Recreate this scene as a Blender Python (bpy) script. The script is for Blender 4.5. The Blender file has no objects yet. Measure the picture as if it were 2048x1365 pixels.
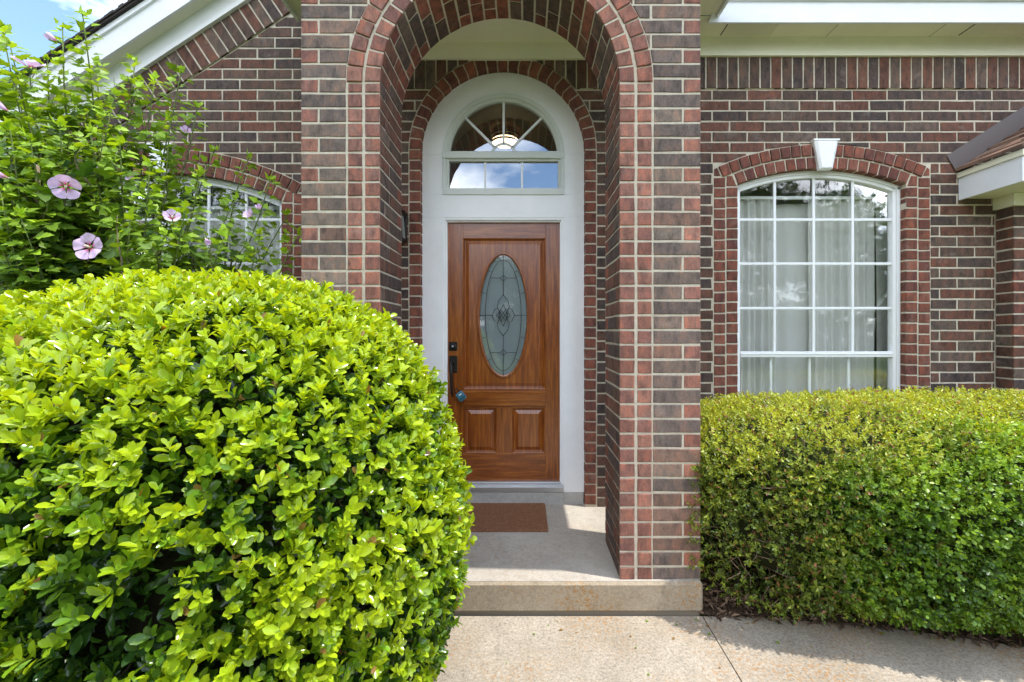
import bpy, math, random
import numpy as np
from math import radians, sin, cos, pi, sqrt, atan2
random.seed(7)
RNG = np.random.default_rng(11)
S = bpy.context.scene
COL = S.collection

# ------------------------------------------------------------------ camera, sky, sun, exposure
CAMZ = 1.54
F = 870.0; VX = 1048.0; VY = 665.0          # focal length and vanishing point, in pixels of the 2048 wide photo
cam = bpy.data.cameras.new('camera'); camo = bpy.data.objects.new('camera', cam); COL.objects.link(camo)
camo.location = (0, 0, CAMZ); camo.rotation_euler = (radians(90), 0, 0)
cam.sensor_width = 36; cam.lens = 36*F/2048
cam.shift_x = -(VX-1024)/2048; cam.shift_y = -(682.5-VY)/2048
cam.clip_start = 0.05; cam.clip_end = 2000
S.camera = camo

SUNV = np.array([.30, -.09, 1.0]); SUNV = SUNV/np.linalg.norm(SUNV)
w = bpy.data.worlds.new('World'); S.world = w; w.use_nodes = True
nt = w.node_tree; nt.nodes.clear()
out = nt.nodes.new('ShaderNodeOutputWorld'); bg = nt.nodes.new('ShaderNodeBackground')
sky = nt.nodes.new('ShaderNodeTexSky'); sky.sky_type = 'NISHITA'; sky.sun_disc = False
sky.sun_elevation = math.asin(SUNV[2]); sky.sun_rotation = atan2(SUNV[0], SUNV[1])
sky.air_density = 1.0; sky.dust_density = 0.2; sky.ozone_density = 3.0
tc = nt.nodes.new('ShaderNodeTexCoord'); mp = nt.nodes.new('ShaderNodeMapping'); mp.inputs['Scale'].default_value = (1, 1, 2.2)
mp.inputs['Location'].default_value = (.35, .1, .2)
nz = nt.nodes.new('ShaderNodeTexNoise'); nz.inputs['Scale'].default_value = 2.1; nz.inputs['Detail'].default_value = 7; nz.inputs['Roughness'].default_value = .58
cr = nt.nodes.new('ShaderNodeValToRGB'); cr.color_ramp.elements[0].position = .47; cr.color_ramp.elements[1].position = .66
mx = nt.nodes.new('ShaderNodeMixRGB'); mx.inputs['Color2'].default_value = (11.5, 11.8, 12.4, 1)
L = nt.links.new
L(tc.outputs['Generated'], mp.inputs['Vector']); L(mp.outputs['Vector'], nz.inputs['Vector'])
sx = nt.nodes.new('ShaderNodeSeparateXYZ'); L(tc.outputs['Generated'], sx.inputs['Vector'])
ma = nt.nodes.new('ShaderNodeMath'); ma.operation = 'MULTIPLY_ADD'; ma.inputs[1].default_value = -.11   # more cloud over the street than over the house
L(sx.outputs['Y'], ma.inputs[0]); L(nz.outputs['Fac'], ma.inputs[2]); L(ma.outputs[0], cr.inputs['Fac'])
L(cr.outputs['Color'], mx.inputs['Fac']); L(sky.outputs['Color'], mx.inputs['Color1']); L(mx.outputs['Color'], bg.inputs['Color'])
bg.inputs['Strength'].default_value = 0.15
L(bg.outputs['Background'], out.inputs['Surface'])

sl = bpy.data.lights.new('sun', 'SUN'); sl.energy = 2.1; sl.angle = radians(.53); sl.color = (1, .96, .89)
so = bpy.data.objects.new('sun', sl); COL.objects.link(so); so.location = (3, -2, 9)
from mathutils import Vector
so.rotation_euler = Vector((-SUNV[0], -SUNV[1], -SUNV[2])).to_track_quat('-Z', 'Y').to_euler()
S.view_settings.view_transform = 'Standard'; S.view_settings.look = 'None'
S.view_settings.exposure = 1.36; S.view_settings.gamma = 1
S.cycles.max_bounces = 8; S.cycles.diffuse_bounces = 5; S.cycles.transparent_max_bounces = 12

# ------------------------------------------------------------------ helpers
def P(px, py, D): return ((px-VX)*D/F, D, CAMZ+(VY-py)*D/F)
def PX(px, D): return (px-VX)*D/F
def PZ(py, D): return CAMZ+(VY-py)*D/F
def thing(name, label, cat, loc=(0, 0, 0), group=None):
    o = bpy.data.objects.new(name, None); COL.objects.link(o); o.location = loc
    o['label'] = label; o['category'] = cat
    if group: o['group'] = group
    o.empty_display_size = .2
    return o
def link(o, parent=None):
    COL.objects.link(o)
    if parent is not None:
        o.parent = parent
        # meshes are written in world coordinates: undo the parent's offset
        p = parent; off = Vector((0, 0, 0))
        while p is not None: off += p.location; p = p.parent
        o.location = -off
    return o
def tag(o, label=None, cat=None, group=None, kind=None):
    if label: o['label'] = label
    if cat: o['category'] = cat
    if group: o['group'] = group
    if kind: o['kind'] = kind
    return o

class MB:
    def __init__(s): s.v = []; s.f = []; s.m = []; s.c = []; s.sm = []
    def add(s, vs, fs, mat=0, col=(1, 1, 1), smooth=False):
        b = len(s.v); s.v.extend(vs); s.c.extend([col]*len(vs))
        for f in fs: s.f.append([b+i for i in f]); s.m.append(mat); s.sm.append(smooth)
    def box(s, x0, x1, y0, y1, z0, z1, mat=0, col=(1, 1, 1)):
        x0, x1 = min(x0, x1), max(x0, x1); y0, y1 = min(y0, y1), max(y0, y1); z0, z1 = min(z0, z1), max(z0, z1)
        vs = [(x, y, z) for z in (z0, z1) for y in (y0, y1) for x in (x0, x1)]
        s.add(vs, [(0, 2, 3, 1), (4, 5, 7, 6), (0, 1, 5, 4), (2, 6, 7, 3), (0, 4, 6, 2), (1, 3, 7, 5)], mat, col)
    def bev(s, x0, x1, y0, y1, z0, z1, b=.004, mat=0, col=(1, 1, 1)):
        # box with chamfered edges
        x0, x1 = min(x0, x1), max(x0, x1); y0, y1 = min(y0, y1), max(y0, y1); z0, z1 = min(z0, z1), max(z0, z1)
        b = min(b, (x1-x0)*.45, (y1-y0)*.45, (z1-z0)*.45)
        vs = []; idx = {}
        for i, x in enumerate((x0, x1)):
            for j, y in enumerate((y0, y1)):
                for k, z in enumerate((z0, z1)):
                    sx, sy, sz = (b, -b)[i], (b, -b)[j], (b, -b)[k]
                    for a, p in enumerate(((x, y+sy, z+sz), (x+sx, y, z+sz), (x+sx, y+sy, z))):
                        idx[(i, j, k, a)] = len(vs); vs.append(p)
        I = idx; fs = []
        for i in (0, 1):
            q = [I[(i, 0, 0, 0)], I[(i, 1, 0, 0)], I[(i, 1, 1, 0)], I[(i, 0, 1, 0)]]; fs.append(q if i else q[::-1])
            q = [I[(0, i, 0, 1)], I[(0, i, 1, 1)], I[(1, i, 1, 1)], I[(1, i, 0, 1)]]; fs.append(q if i else q[::-1])
            q = [I[(0, 0, i, 2)], I[(1, 0, i, 2)], I[(1, 1, i, 2)], I[(0, 1, i, 2)]]; fs.append(q if i else q[::-1])
        for i in (0, 1):
            for j in (0, 1):
                fs.append([I[(i, j, 0, 0)], I[(i, j, 1, 0)], I[(i, j, 1, 1)], I[(i, j, 0, 1)]])
                fs.append([I[(i, 0, j, 0)], I[(i, 1, j, 0)], I[(i, 1, j, 2)], I[(i, 0, j, 2)]])
                fs.append([I[(0, i, j, 1)], I[(1, i, j, 1)], I[(1, i, j, 2)], I[(0, i, j, 2)]])
                for k in (0, 1): fs.append([I[(i, j, k, 0)], I[(i, j, k, 1)], I[(i, j, k, 2)]])
        s.add(vs, fs, mat, col)
    def tube(s, pts, r, n=6, mat=0, col=(1, 1, 1)):
        pts = [Vector(p) for p in pts]; rs = r if isinstance(r, (list, tuple)) else [r]*len(pts)
        vs = []; up = None
        for i, p in enumerate(pts):
            t = (pts[min(i+1, len(pts)-1)]-pts[max(i-1, 0)]).normalized()
            if up is None: up = Vector((0, 0, 1)) if abs(t.z) < .9 else Vector((1, 0, 0))
            a = t.cross(up).normalized(); b = a.cross(t).normalized(); up = b
            for k in range(n):
                an = 2*pi*k/n; q = p+(a*cos(an)+b*sin(an))*rs[i]; vs.append(tuple(q))
        fs = [(i*n+k, i*n+(k+1) % n, (i+1)*n+(k+1) % n, (i+1)*n+k) for i in range(len(pts)-1) for k in range(n)]
        fs += [tuple(range(n))[::-1], tuple((len(pts)-1)*n+k for k in range(n))]
        s.add(vs, fs, mat, col, True)
    def build(s, name, mats, parent=None, fix=True):
        me = bpy.data.meshes.new(name); me.from_pydata([tuple(p) for p in s.v], [], s.f)
        mats = mats if isinstance(mats, (list, tuple)) else [mats]
        for m in mats: me.materials.append(m)
        me.polygons.foreach_set('material_index', s.m); me.polygons.foreach_set('use_smooth', s.sm)
        ca = me.color_attributes.new('Col', 'FLOAT_COLOR', 'POINT')
        a = np.ones((len(s.v), 4), dtype=np.float32); a[:, :3] = np.array(s.c, dtype=np.float32).reshape(-1, 3)
        ca.data.foreach_set('color', a.ravel())
        if fix:
            import bmesh
            bm = bmesh.new(); bm.from_mesh(me); bmesh.ops.recalc_face_normals(bm, faces=bm.faces); bm.to_mesh(me); bm.free()
        me.update()
        return link(bpy.data.objects.new(name, me), parent)

# ------------------------------------------------------------------ materials
def mat(name, base=(.5, .5, .5), rough=.6, spec=.5, metal=0):
    m = bpy.data.materials.new(name); m.use_nodes = True; n = m.node_tree
    b = n.nodes['Principled BSDF']
    b.inputs['Base Color'].default_value = (*base, 1); b.inputs['Roughness'].default_value = rough
    b.inputs['Metallic'].default_value = metal; b.inputs['Specular IOR Level'].default_value = spec
    return m, n, b
def noise(n, scale, detail=5, rough=.6, vec=None, stretch=None):
    t = n.nodes.new('ShaderNodeTexNoise'); t.inputs['Scale'].default_value = scale; t.inputs['Detail'].default_value = detail; t.inputs['Roughness'].default_value = rough
    c = n.nodes.new('ShaderNodeTexCoord'); v = c.outputs['Object']
    if stretch:
        mm = n.nodes.new('ShaderNodeMapping'); mm.inputs['Scale'].default_value = stretch; n.links.new(v, mm.inputs['Vector']); v = mm.outputs['Vector']
    n.links.new(v, t.inputs['Vector'])
    return t.outputs['Fac']
def ramp(n, fac, stops):
    r = n.nodes.new('ShaderNodeValToRGB'); e = r.color_ramp.elements
    while len(e) < len(stops): e.new(.5)
    for i, (p, c) in enumerate(stops):
        e[i].position = p; e[i].color = (*c, 1) if isinstance(c, (list, tuple)) else (c, c, c, 1)
    n.links.new(fac, r.inputs['Fac']); return r.outputs['Color']
def mix(n, a, b, fac, mode='MIX'):
    x = n.nodes.new('ShaderNodeMixRGB'); x.blend_type = mode
    for s_, v in (('Fac', fac), ('Color1', a), ('Color2', b)):
        if hasattr(v, 'is_linked') or hasattr(v, 'links'): n.links.new(v, x.inputs[s_])
        elif isinstance(v, (int, float)): x.inputs[s_].default_value = v if s_ == 'Fac' else (v, v, v, 1)
        else: x.inputs[s_].default_value = (*v, 1)
    return x.outputs['Color']
def bump(n, b, h, strength=.4, dist=.003):
    u = n.nodes.new('ShaderNodeBump'); u.inputs['Strength'].default_value = strength; u.inputs['Distance'].default_value = dist
    n.links.new(h, u.inputs['Height']); n.links.new(u.outputs['Normal'], b.inputs['Normal'])
def vcol(n):
    a = n.nodes.new('ShaderNodeVertexColor'); a.layer_name = 'Col'; return a.outputs['Color']

def m_brick():
    m, n, b = mat('brick', rough=.82, spec=.3)
    c = vcol(n)
    c = mix(n, c, ramp(n, noise(n, 15, 5, .65, stretch=(1.5, 1.5, .7)), [(.32, (.52, .52, .55)), (.5, (1, 1, 1)), (.68, (1.55, 1.22, 1.05))]), .95, 'MULTIPLY')
    c = mix(n, c, ramp(n, noise(n, 60, 4, .7, stretch=(2.2, 2.2, .5)), [(.3, .70), (.55, 1.05), (.75, 1.3)]), .6, 'MULTIPLY')
    c = mix(n, c, ramp(n, noise(n, 120, 3, .7), [(.3, .62), (.55, 1.05), (.8, 1.25)]), .6, 'MULTIPLY')
    c = mix(n, c, (.03, .025, .025), ramp(n, noise(n, 260, 1, .5), [(.70, 0.), (.76, .75)]))
    c = mix(n, c, (.34, .30, .27), ramp(n, noise(n, 9, 6, .75), [(.56, 0.), (.80, .45)]))
    n.links.new(c, b.inputs['Base Color'])
    bump(n, b, noise(n, 110, 5, .75), .8, .004)
    return m
def m_mortar():
    m, n, b = mat('mortar', rough=.95, spec=.1)
    c = ramp(n, noise(n, 30, 5, .7), [(.25, (.46, .41, .32)), (.75, (.68, .62, .50))])
    c = mix(n, c, ramp(n, noise(n, 300, 2, .6), [(.3, .72), (.6, 1.05)]), .7, 'MULTIPLY')
    n.links.new(c, b.inputs['Base Color']); bump(n, b, noise(n, 180, 4, .7), .6, .003)
    return m
def m_paint(name, col, grain=.35, stretch=(1, 1, 14), rough=.55):
    m, n, b = mat(name, col, rough, .4)
    g = mix(n, noise(n, 9, 6, .65, stretch=stretch), noise(n, 55, 5, .7, stretch=(1, 1, .35) if stretch[2] > 5 else None), .45)
    c = mix(n, col, ramp(n, noise(n, 3.2, 7, .75), [(.25, .92), (.5, .99), (.65, 1.02)]), 1, 'MULTIPLY')
    c = mix(n, c, (.30, .27, .2), ramp(n, noise(n, 38, 3, .7), [(.72, 0.), (.84, .35)]))
    n.links.new(c, b.inputs['Base Color']); bump(n, b, g, grain, .003)
    return m
def m_wood(name, horiz=False):
    m, n, b = mat(name, rough=.28, spec=.5)
    st = (1.2, 1, 16) if horiz else (16, 1, 1.2)
    g1 = noise(n, 3.2, 8, .62, stretch=st); g2 = noise(n, 22, 5, .7, stretch=(st[0]*1.2, 1, st[2]*1.2) if horiz else (18, 1, 1))
    c = ramp(n, g1, [(.25, (.10, .020, .003)), (.5, (.235, .060, .008)), (.75, (.40, .135, .020))])
    c = mix(n, c, ramp(n, g2, [(.3, .5), (.55, 1.05), (.8, 1.2)]), .6, 'MULTIPLY')
    n.links.new(c, b.inputs['Base Color']); bump(n, b, g2, .12, .002)
    b.inputs['Coat Weight'].default_value = .45; b.inputs['Coat Roughness'].default_value = .22
    return m
def m_concrete(name, a, c2, lichen=.5, agg=.5):
    m, n, b = mat(name, rough=.9, spec=.2)
    c = ramp(n, noise(n, 1.7, 8, .7), [(.25, a), (.7, c2)])
    c = mix(n, c, ramp(n, noise(n, 14, 6, .8), [(.3, .75), (.5, 1.), (.7, 1.12)]), .8, 'MULTIPLY')
    c = mix(n, c, ramp(n, noise(n, 75, 3, .75), [(.28, .5), (.5, 1.), (.75, 1.35)]), agg, 'MULTIPLY')
    c = mix(n, c, ramp(n, noise(n, 260, 2, .6), [(.3, .65), (.6, 1.1)]), agg*.9, 'MULTIPLY')
    sp = mix(n, ramp(n, noise(n, 48, 4, .8), [(.50, 0.), (.60, 1.)]), ramp(n, noise(n, 2.4, 3, .5), [(.45, 0.), (.66, 1.)]), 1, 'MULTIPLY')
    c = mix(n, c, (.33, .16, .035), mix(n, sp, lichen, 1, 'MULTIPLY'))
    c = mix(n, c, (.15, .12, .08), ramp(n, noise(n, 5, 7, .8), [(.60, 0.), (.85, .55)]))
    n.links.new(c, b.inputs['Base Color']); bump(n, b, noise(n, 160, 4, .8), .5, .004)
    return m
def m_leaf(name, rough=.35, trans=.35, spec=.5, coat=0., tr=(1.5, 1.25, .35)):
    m, n, b = mat(name, rough=rough, spec=spec)
    c = vcol(n)
    c = mix(n, c, ramp(n, noise(n, 40, 2, .5), [(.3, .8), (.7, 1.15)]), .7, 'MULTIPLY')
    n.links.new(c, b.inputs['Base Color']); b.inputs['Coat Weight'].default_value = coat; b.inputs['Coat Roughness'].default_value = .18
    t = n.nodes.new('ShaderNodeBsdfTranslucent'); n.links.new(mix(n, c, tr, 1, 'MULTIPLY'), t.inputs['Color'])
    x = n.nodes.new('ShaderNodeMixShader'); x.inputs['Fac'].default_value = trans
    o = n.nodes['Material Output']; n.links.new(b.outputs[0], x.inputs[1]); n.links.new(t.outputs[0], x.inputs[2]); n.links.new(x.outputs[0], o.inputs['Surface'])
    return m
def m_vc(name, rough=.8, spec=.3, nscale=60):
    m, n, b = mat(name, rough=rough, spec=spec)
    c = mix(n, vcol(n), ramp(n, noise(n, nscale, 5, .7), [(.25, .6), (.7, 1.25)]), .8, 'MULTIPLY')
    n.links.new(c, b.inputs['Base Color']); bump(n, b, noise(n, nscale*2, 4, .7), .4, .003)
    return m
def m_glass(name, base=.10, tint=(.92, .96, .94), wavy=0.):
    m = bpy.data.materials.new(name); m.use_nodes = True; n = m.node_tree; n.nodes.clear()
    o = n.nodes.new('ShaderNodeOutputMaterial'); t = n.nodes.new('ShaderNodeBsdfTransparent'); t.inputs['Color'].default_value = (*tint, 1)
    g = n.nodes.new('ShaderNodeBsdfGlossy'); g.inputs['Roughness'].default_value = .0; g.inputs['Color'].default_value = (.95, .98, 1, 1)
    fr = n.nodes.new('ShaderNodeFresnel'); fr.inputs['IOR'].default_value = 1.5
    ma = n.nodes.new('ShaderNodeMath'); ma.operation = 'ADD'; ma.inputs[1].default_value = base; ma.use_clamp = True
    n.links.new(fr.outputs[0], ma.inputs[0]); x = n.nodes.new('ShaderNodeMixShader'); n.links.new(ma.outputs[0], x.inputs['Fac'])
    n.links.new(t.outputs[0], x.inputs[1]); n.links.new(g.outputs[0], x.inputs[2]); n.links.new(x.outputs[0], o.inputs['Surface'])
    if wavy:
        u = n.nodes.new('ShaderNodeBump'); u.inputs['Strength'].default_value = wavy; u.inputs['Distance'].default_value = .002
        n.links.new(noise(n, 30, 3, .5), u.inputs['Height']); n.links.new(u.outputs['Normal'], g.inputs['Normal'])
    return m

M_BRICK = m_brick(); M_MORT = m_mortar(); BM = [M_BRICK, M_MORT]
M_WHITE = m_paint('white_paint', (.85, .86, .88), .3)
M_WHITEH = m_paint('white_paint_board', (.80, .82, .86), .35, stretch=(1, 1, 14))
M_CREAM = m_paint('cream_paint', (.82, .80, .64), .25, stretch=(1, 2, 10))
M_VINYL = mat('window_vinyl', (.80, .82, .83), .4)[0]
M_WOODV = m_wood('mahogany_upright'); M_WOODH = m_wood('mahogany_level', True)
M_WALK = m_concrete('walk_concrete', (.27, .23, .175), (.43, .375, .30), .85, 1.)
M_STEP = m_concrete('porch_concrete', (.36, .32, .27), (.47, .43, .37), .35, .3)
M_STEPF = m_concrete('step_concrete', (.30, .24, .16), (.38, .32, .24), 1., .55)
M_SILL = m_concrete('sill_concrete', (.40, .39, .37), (.48, .47, .45), 0, .25)
M_GLASS = m_glass('window_glass', .035, (.97, .99, .98), .06)
M_GLASST = m_glass('transom_glass', .26)
M_GLASSD = m_glass('bevelled_glass', .07, (.88, .92, .92), .12)
M_BRONZE = mat('dark_bronze', (.03, .026, .024), .38, .5, .6)[0]
M_ALU = mat('aluminium', (.55, .56, .57), .38, .5, .8)[0]
M_LEAD = mat('lead_came', (.035, .04, .045), .45, .4, .3)[0]
M_HOLLY = m_leaf('holly_leaf', .22, .40, .5, .3)
M_SMALL = m_leaf('hedge_leaf', .36, .38)
M_HIB = m_leaf('hibiscus_leaf', .45, .34, .4)
M_PETAL = m_leaf('petal', .6, .3, .2, 0., (1.1, .95, 1.1))
M_BARK = m_vc('bark', .9, .2, 50)
M_VC = m_vc('plain_coloured', .8, .3, 60)

# ------------------------------------------------------------------ bricks
PITCH = .0813; BL = .272; JT = .0125
def shade(c, k): return tuple(x*k for x in c)
PAL_FIELD = [(.100, .066, .053), (.078, .056, .050), (.108, .058, .044), (.066, .050, .047), (.118, .060, .044), (.108, .080, .066), (.088, .060, .050), (.122, .058, .042)]
PAL_OLD = [(.085, .058, .052), (.060, .047, .046), (.105, .052, .040), (.045, .038, .040), (.125, .055, .038), (.10, .075, .066), (.075, .050, .045), (.13, .05, .034)]
PAL_WASH = [(.170, .130, .110), (.140, .112, .100), (.175, .115, .092), (.155, .122, .104), (.125, .098, .088), (.185, .132, .108), (.175, .105, .082), (.20, .160, .132)]
PAL_OLD2 = [(.150, .118, .108), (.115, .098, .098), (.165, .105, .088), (.135, .115, .105), (.10, .085, .086), (.175, .125, .105), (.165, .088, .07), (.20, .165, .145)]
PAL_RED = [(.250, .118, .088), (.228, .104, .078), (.272, .134, .102), (.215, .100, .078), (.250, .126, .100), (.205, .100, .082)]
PAL_OLD3 = [(.27, .105, .068), (.24, .09, .058), (.30, .125, .085), (.225, .088, .062), (.27, .115, .08), (.20, .085, .065)]
PAL_REDD = [(.170, .066, .046), (.148, .056, .040), (.185, .073, .052), (.130, .052, .042)]
def pick(pal): return tuple(c*k for c, k in zip(shade(random.choice(pal), random.uniform(.92, 1.24)), (1.04, 1., .96)))
def area(p): return .5*sum(p[i][0]*p[(i+1) % len(p)][1]-p[(i+1) % len(p)][0]*p[i][1] for i in range(len(p)))
def clip(poly, px, py, nx, ny):
    """keep the side where (p-P).n >= 0"""
    r = []; n = len(poly)
    for i in range(n):
        a, b = poly[i], poly[(i+1) % n]
        da = (a[0]-px)*nx+(a[1]-py)*ny; db = (b[0]-px)*nx+(b[1]-py)*ny
        if da >= 0: r.append(a)
        if (da >= 0) != (db >= 0):
            t = da/(da-db); r.append((a[0]+(b[0]-a[0])*t, a[1]+(b[1]-a[1])*t))
    return r
def brick(mb, poly, fmap, col, proud=0., depth=.012, ch=.003, jit=.0018):
    if len(poly) < 3: return
    A = area(poly)
    if abs(A) < .0004: return
    if A < 0: poly = poly[::-1]
    poly = [(u+random.uniform(-jit, jit), v+random.uniform(-jit, jit)) for u, v in poly]
    cx = sum(p[0] for p in poly)/len(poly); cy = sum(p[1] for p in poly)/len(poly)
    q_ = []
    for i in range(len(poly)):
        a, b = poly[i], poly[(i+1) % len(poly)]; q_.append(a); L_ = sqrt((a[0]-b[0])**2+(a[1]-b[1])**2); m_ = int(L_/.045)
        for k_ in range(1, m_):
            t_ = k_/m_; q_.append((a[0]+(b[0]-a[0])*t_+random.uniform(-.0011, .0011), a[1]+(b[1]-a[1])*t_+random.uniform(-.0011, .0011)))
    poly = q_
    n = len(poly); tilt = random.uniform(-.0014, .0014)
    fr = []
    for u, v in poly:
        dx, dy = cx-u, cy-v
        fr.append((u+math.copysign(min(ch*random.uniform(.6, 1.5), abs(dx)*.15), dx), v+math.copysign(min(ch*random.uniform(.6, 1.5), abs(dy)*.3), dy)))
    vs = [fmap(u, v, proud+tilt) for u, v in fr]+[fmap(u, v, proud+tilt-.0022) for u, v in poly]+[fmap(u, v, proud-depth) for u, v in poly]
    fs = [tuple(range(n))]
    for i in range(n):
        j = (i+1) % n
        fs.append((n+i, n+j, j, i)); fs.append((2*n+i, 2*n+j, n+j, n+i))
    mb.add(vs, fs, 0, col)
def rect(u0, u1, v0, v1): return [(u0, v0), (u1, v0), (u1, v1), (u0, v1)]
def sub_convex(poly, hole):
    """largest piece of poly outside the convex hole (CCW points)"""
    # quick: entirely inside or touching?
    n = len(hole); best = None; ba = 0; full = abs(area(poly))
    for i in range(n):
        a, b = hole[i], hole[(i+1) % n]
        nx, ny = (b[1]-a[1]), -(b[0]-a[0])
        p = clip(poly, a[0], a[1], nx, ny)
        if len(p) >= 3:
            ar = abs(area(p))
            if ar > ba: ba = ar; best = p
            if ar > full*.999: return poly
    return best if ba > .0006 else None

# ------------------------------------------------------------------ key depths
DW = 3.379; DP = 2.390; DF = 3.445; DD = 3.495
ZF = .18
house = thing('brick_house', 'brown brick house with white trim and arched brick entry', 'house', (0, DW, 0))
def mapW(u, v, w_): return (u, DW-w_, v)
def mapP(u, v, w_): return (u, DP-w_, v)

# openings in the main wall
def arc_pts(cx, cz, R, a0, a1, n): return [(cx+R*cos(a0+(a1-a0)*i/n), cz+R*sin(a0+(a1-a0)*i/n)) for i in range(n+1)]
WIN = []
def win_spec(cx, half, R, zcrown, zbot):
    return dict(cx=cx, half=half, R=R, zc=zcrown-R, zbot=zbot, zsp=zcrown-R+sqrt(R*R-half*half))
WR = win_spec(2.315, .656, 1.796, PZ(337, DW), .95)
WL = win_spec(-2.765, .8816, 1.957, PZ(347, DW), .95)
RW = .185     # width of the double header surround
def hull(wd, grow):
    h = wd['half']+grow; R = wd['R']+grow
    a = math.asin(min(1, h/R)); pts = [(wd['cx']-h, wd['zbot']-.3), (wd['cx']+h, wd['zbot']-.3)]
    return pts+arc_pts(wd['cx'], wd['zc'], R, pi/2-a, pi/2+a, 22)
DC = -.165; DR = .640; DZC = 2.96            # door surround
def hull_door(R): return [(DC-R, -.2), (DC+R, -.2)]+arc_pts(DC, DZC, R, 0, pi, 28)
HOLES = [hull(WR, RW+.006), hull(WL, RW+.006), hull_door(DR+.094)]
RAKE_P = (PX(420, DW), PZ(131, DW)); SL = .66; rn = 1/sqrt(1+SL*SL)
def top_main(x):
    """top of the wall (underside of the soldier / rake course)"""
    if x < -.9: return min(9, RAKE_P[1]+SL*(x-RAKE_P[0]))
    return 3.431
mw = MB()
nc0 = -1; z_top0 = 3.4235
k = 0; z = z_top0
while z > .05:
    z1 = z-JT/2; z0 = z-PITCH+JT/2
    off = 1.4625+(BL/2 if k % 2 else 0)
    i0 = int((-6.0-off)/BL); i1 = int((6.2-off)/BL)
    for i in range(i0, i1):
        u0 = off+i*BL+JT/2; u1 = off+(i+1)*BL-JT/2
        if u0 > 3.66 and z1 < 2.49: continue
        p = rect(u0, min(u1, 3.655) if z1 < 2.49 else u1, z0, z1)
        for h in HOLES:
            p = sub_convex(p, h)
            if p is None: break
        if p is None: continue
        if u1 < -.6: p = clip(p, RAKE_P[0], RAKE_P[1]-.012, SL*rn, -rn)
        if len(p) < 3: continue
        brick(mw, p, mapW, pick(PAL_FIELD))
    z -= PITCH; k += 1
# upper left courses above the soldier line (gable)
z = z_top0+PITCH
while z < 6:
    z1 = z-JT/2; z0 = z-PITCH+JT/2; kk = int(round((z-z_top0)/PITCH))
    off = 1.4625+(BL/2 if kk % 2 else 0)
    for i in range(-30, -7):
        u0 = off+i*BL+JT/2; u1 = off+(i+1)*BL-JT/2
        if u0 > -1.3: continue
        p = clip(rect(u0, u1, z0, z1), RAKE_P[0], RAKE_P[1]-.012, SL*rn, -rn)
        if len(p) >= 3: brick(mw, p, mapW, pick(PAL_FIELD))
    z += PITCH
# mortar sheet with holes
def openings_at(x):
    r = []
    for wd in (WR, WL):
        dx = abs(x-wd['cx'])
        if dx < wd['half']: r.append((wd['zbot'], wd['zc']+sqrt(wd['R']**2-dx*dx)))
    dx = abs(x-DC)
    if dx < DR: r.append((0, DZC+sqrt(DR*DR-dx*dx)))
    return r
xs = set([round(-6+i*.04, 4) for i in range(306)])
for e in (WR['cx']-WR['half'], WR['cx']+WR['half'], WL['cx']-WL['half'], WL['cx']+WL['half'], DC-DR, DC+DR):
    for d in (-.0005, .0005): xs.add(e+d)
for i in range(41): xs.add(DC+DR*cos(pi*i/40)*.9995)
xs = sorted(xs)
def ztop_m(x): return 3.72 if x > -1.2 else RAKE_P[1]+SL*(x-RAKE_P[0])+.32
for a, b in zip(xs[:-1], xs[1:]):
    if b-a < 1e-5: continue
    m_ = (a+b)/2; oa = openings_at(m_)
    def ev(x):
        r = []
        for wd in (WR, WL):
            if abs(m_-wd['cx']) < wd['half']:
                dx = min(abs(x-wd['cx']), wd['half']); r.append((wd['zbot'], wd['zc']+sqrt(wd['R']**2-dx*dx)))
        if abs(m_-DC) < DR: r.append((0, DZC+sqrt(max(0, DR*DR-(x-DC)**2))))
        return r
    ra, rb = ev(a), ev(b)
    la = [0.]; lb = [0.]
    for (p, q), (p2, q2) in zip(ra, rb): la += [p, q]; lb += [p2, q2]
    la.append(ztop_m(a)); lb.append(ztop_m(b))
    for i in range(0, len(la), 2):
        if la[i+1]-la[i] < 1e-4 and lb[i+1]-lb[i] < 1e-4: continue
        mw.add([mapW(a, la[i], -.004), mapW(b, lb[i], -.004), mapW(b, lb[i+1], -.004), mapW(a, la[i+1], -.004)], [(0, 1, 2, 3)], 1)
main_wall = mw.build('wall', BM, house, fix=False)

# soldier course under the right eave and over the door, rake course on the left gable
sc = MB()
x = -1.1; i = 0
while x < 6:
    p = rect(x+.005, x+.0837-.006, 3.431, 3.687)
    p = sub_convex(p, hull_door(DR+.094))
    if p: brick(sc, p, mapW, pick(PAL_FIELD), proud=.012, depth=.03)
    x += .0837
sc.add([mapW(-1.2, 3.431, .008), mapW(DC-.62, 3.431, .008), mapW(DC-.62, 3.72, .008), mapW(-1.2, 3.72, .008)], [(0, 1, 2, 3)], 1)
ar = arc_pts(DC, DZC, DR+.094, .70, pi-.70, 20)[::-1]
for (a, za), (b, zb) in zip(ar[:-1], ar[1:]): sc.add([mapW(a, min(za, 3.72), .008), mapW(b, min(zb, 3.72), .008), mapW(b, 3.721, .008), mapW(a, 3.721, .008)], [(0, 1, 2, 3)], 1)
sc.add([mapW(DC+.562, 3.431, .008), mapW(6, 3.431, .008), mapW(6, 3.72, .008), mapW(DC+.562, 3.72, .008)], [(0, 1, 2, 3)], 1)
sc.add([mapW(DC+.60, 3.431, .008), mapW(6, 3.431, .008), mapW(6, 3.431, -.005), mapW(DC+.60, 3.431, -.005)], [(0, 1, 2, 3)], 1)
sc.build('soldier_course', BM, main_wall, fix=False)
rk = MB()
T = (rn, SL*rn); N = (-SL*rn, rn)
def mapR(u, v, w_): return (RAKE_P[0]+T[0]*u+N[0]*v, DW-w_, RAKE_P[1]+T[1]*u+N[1]*v)
u = -6.0
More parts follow.
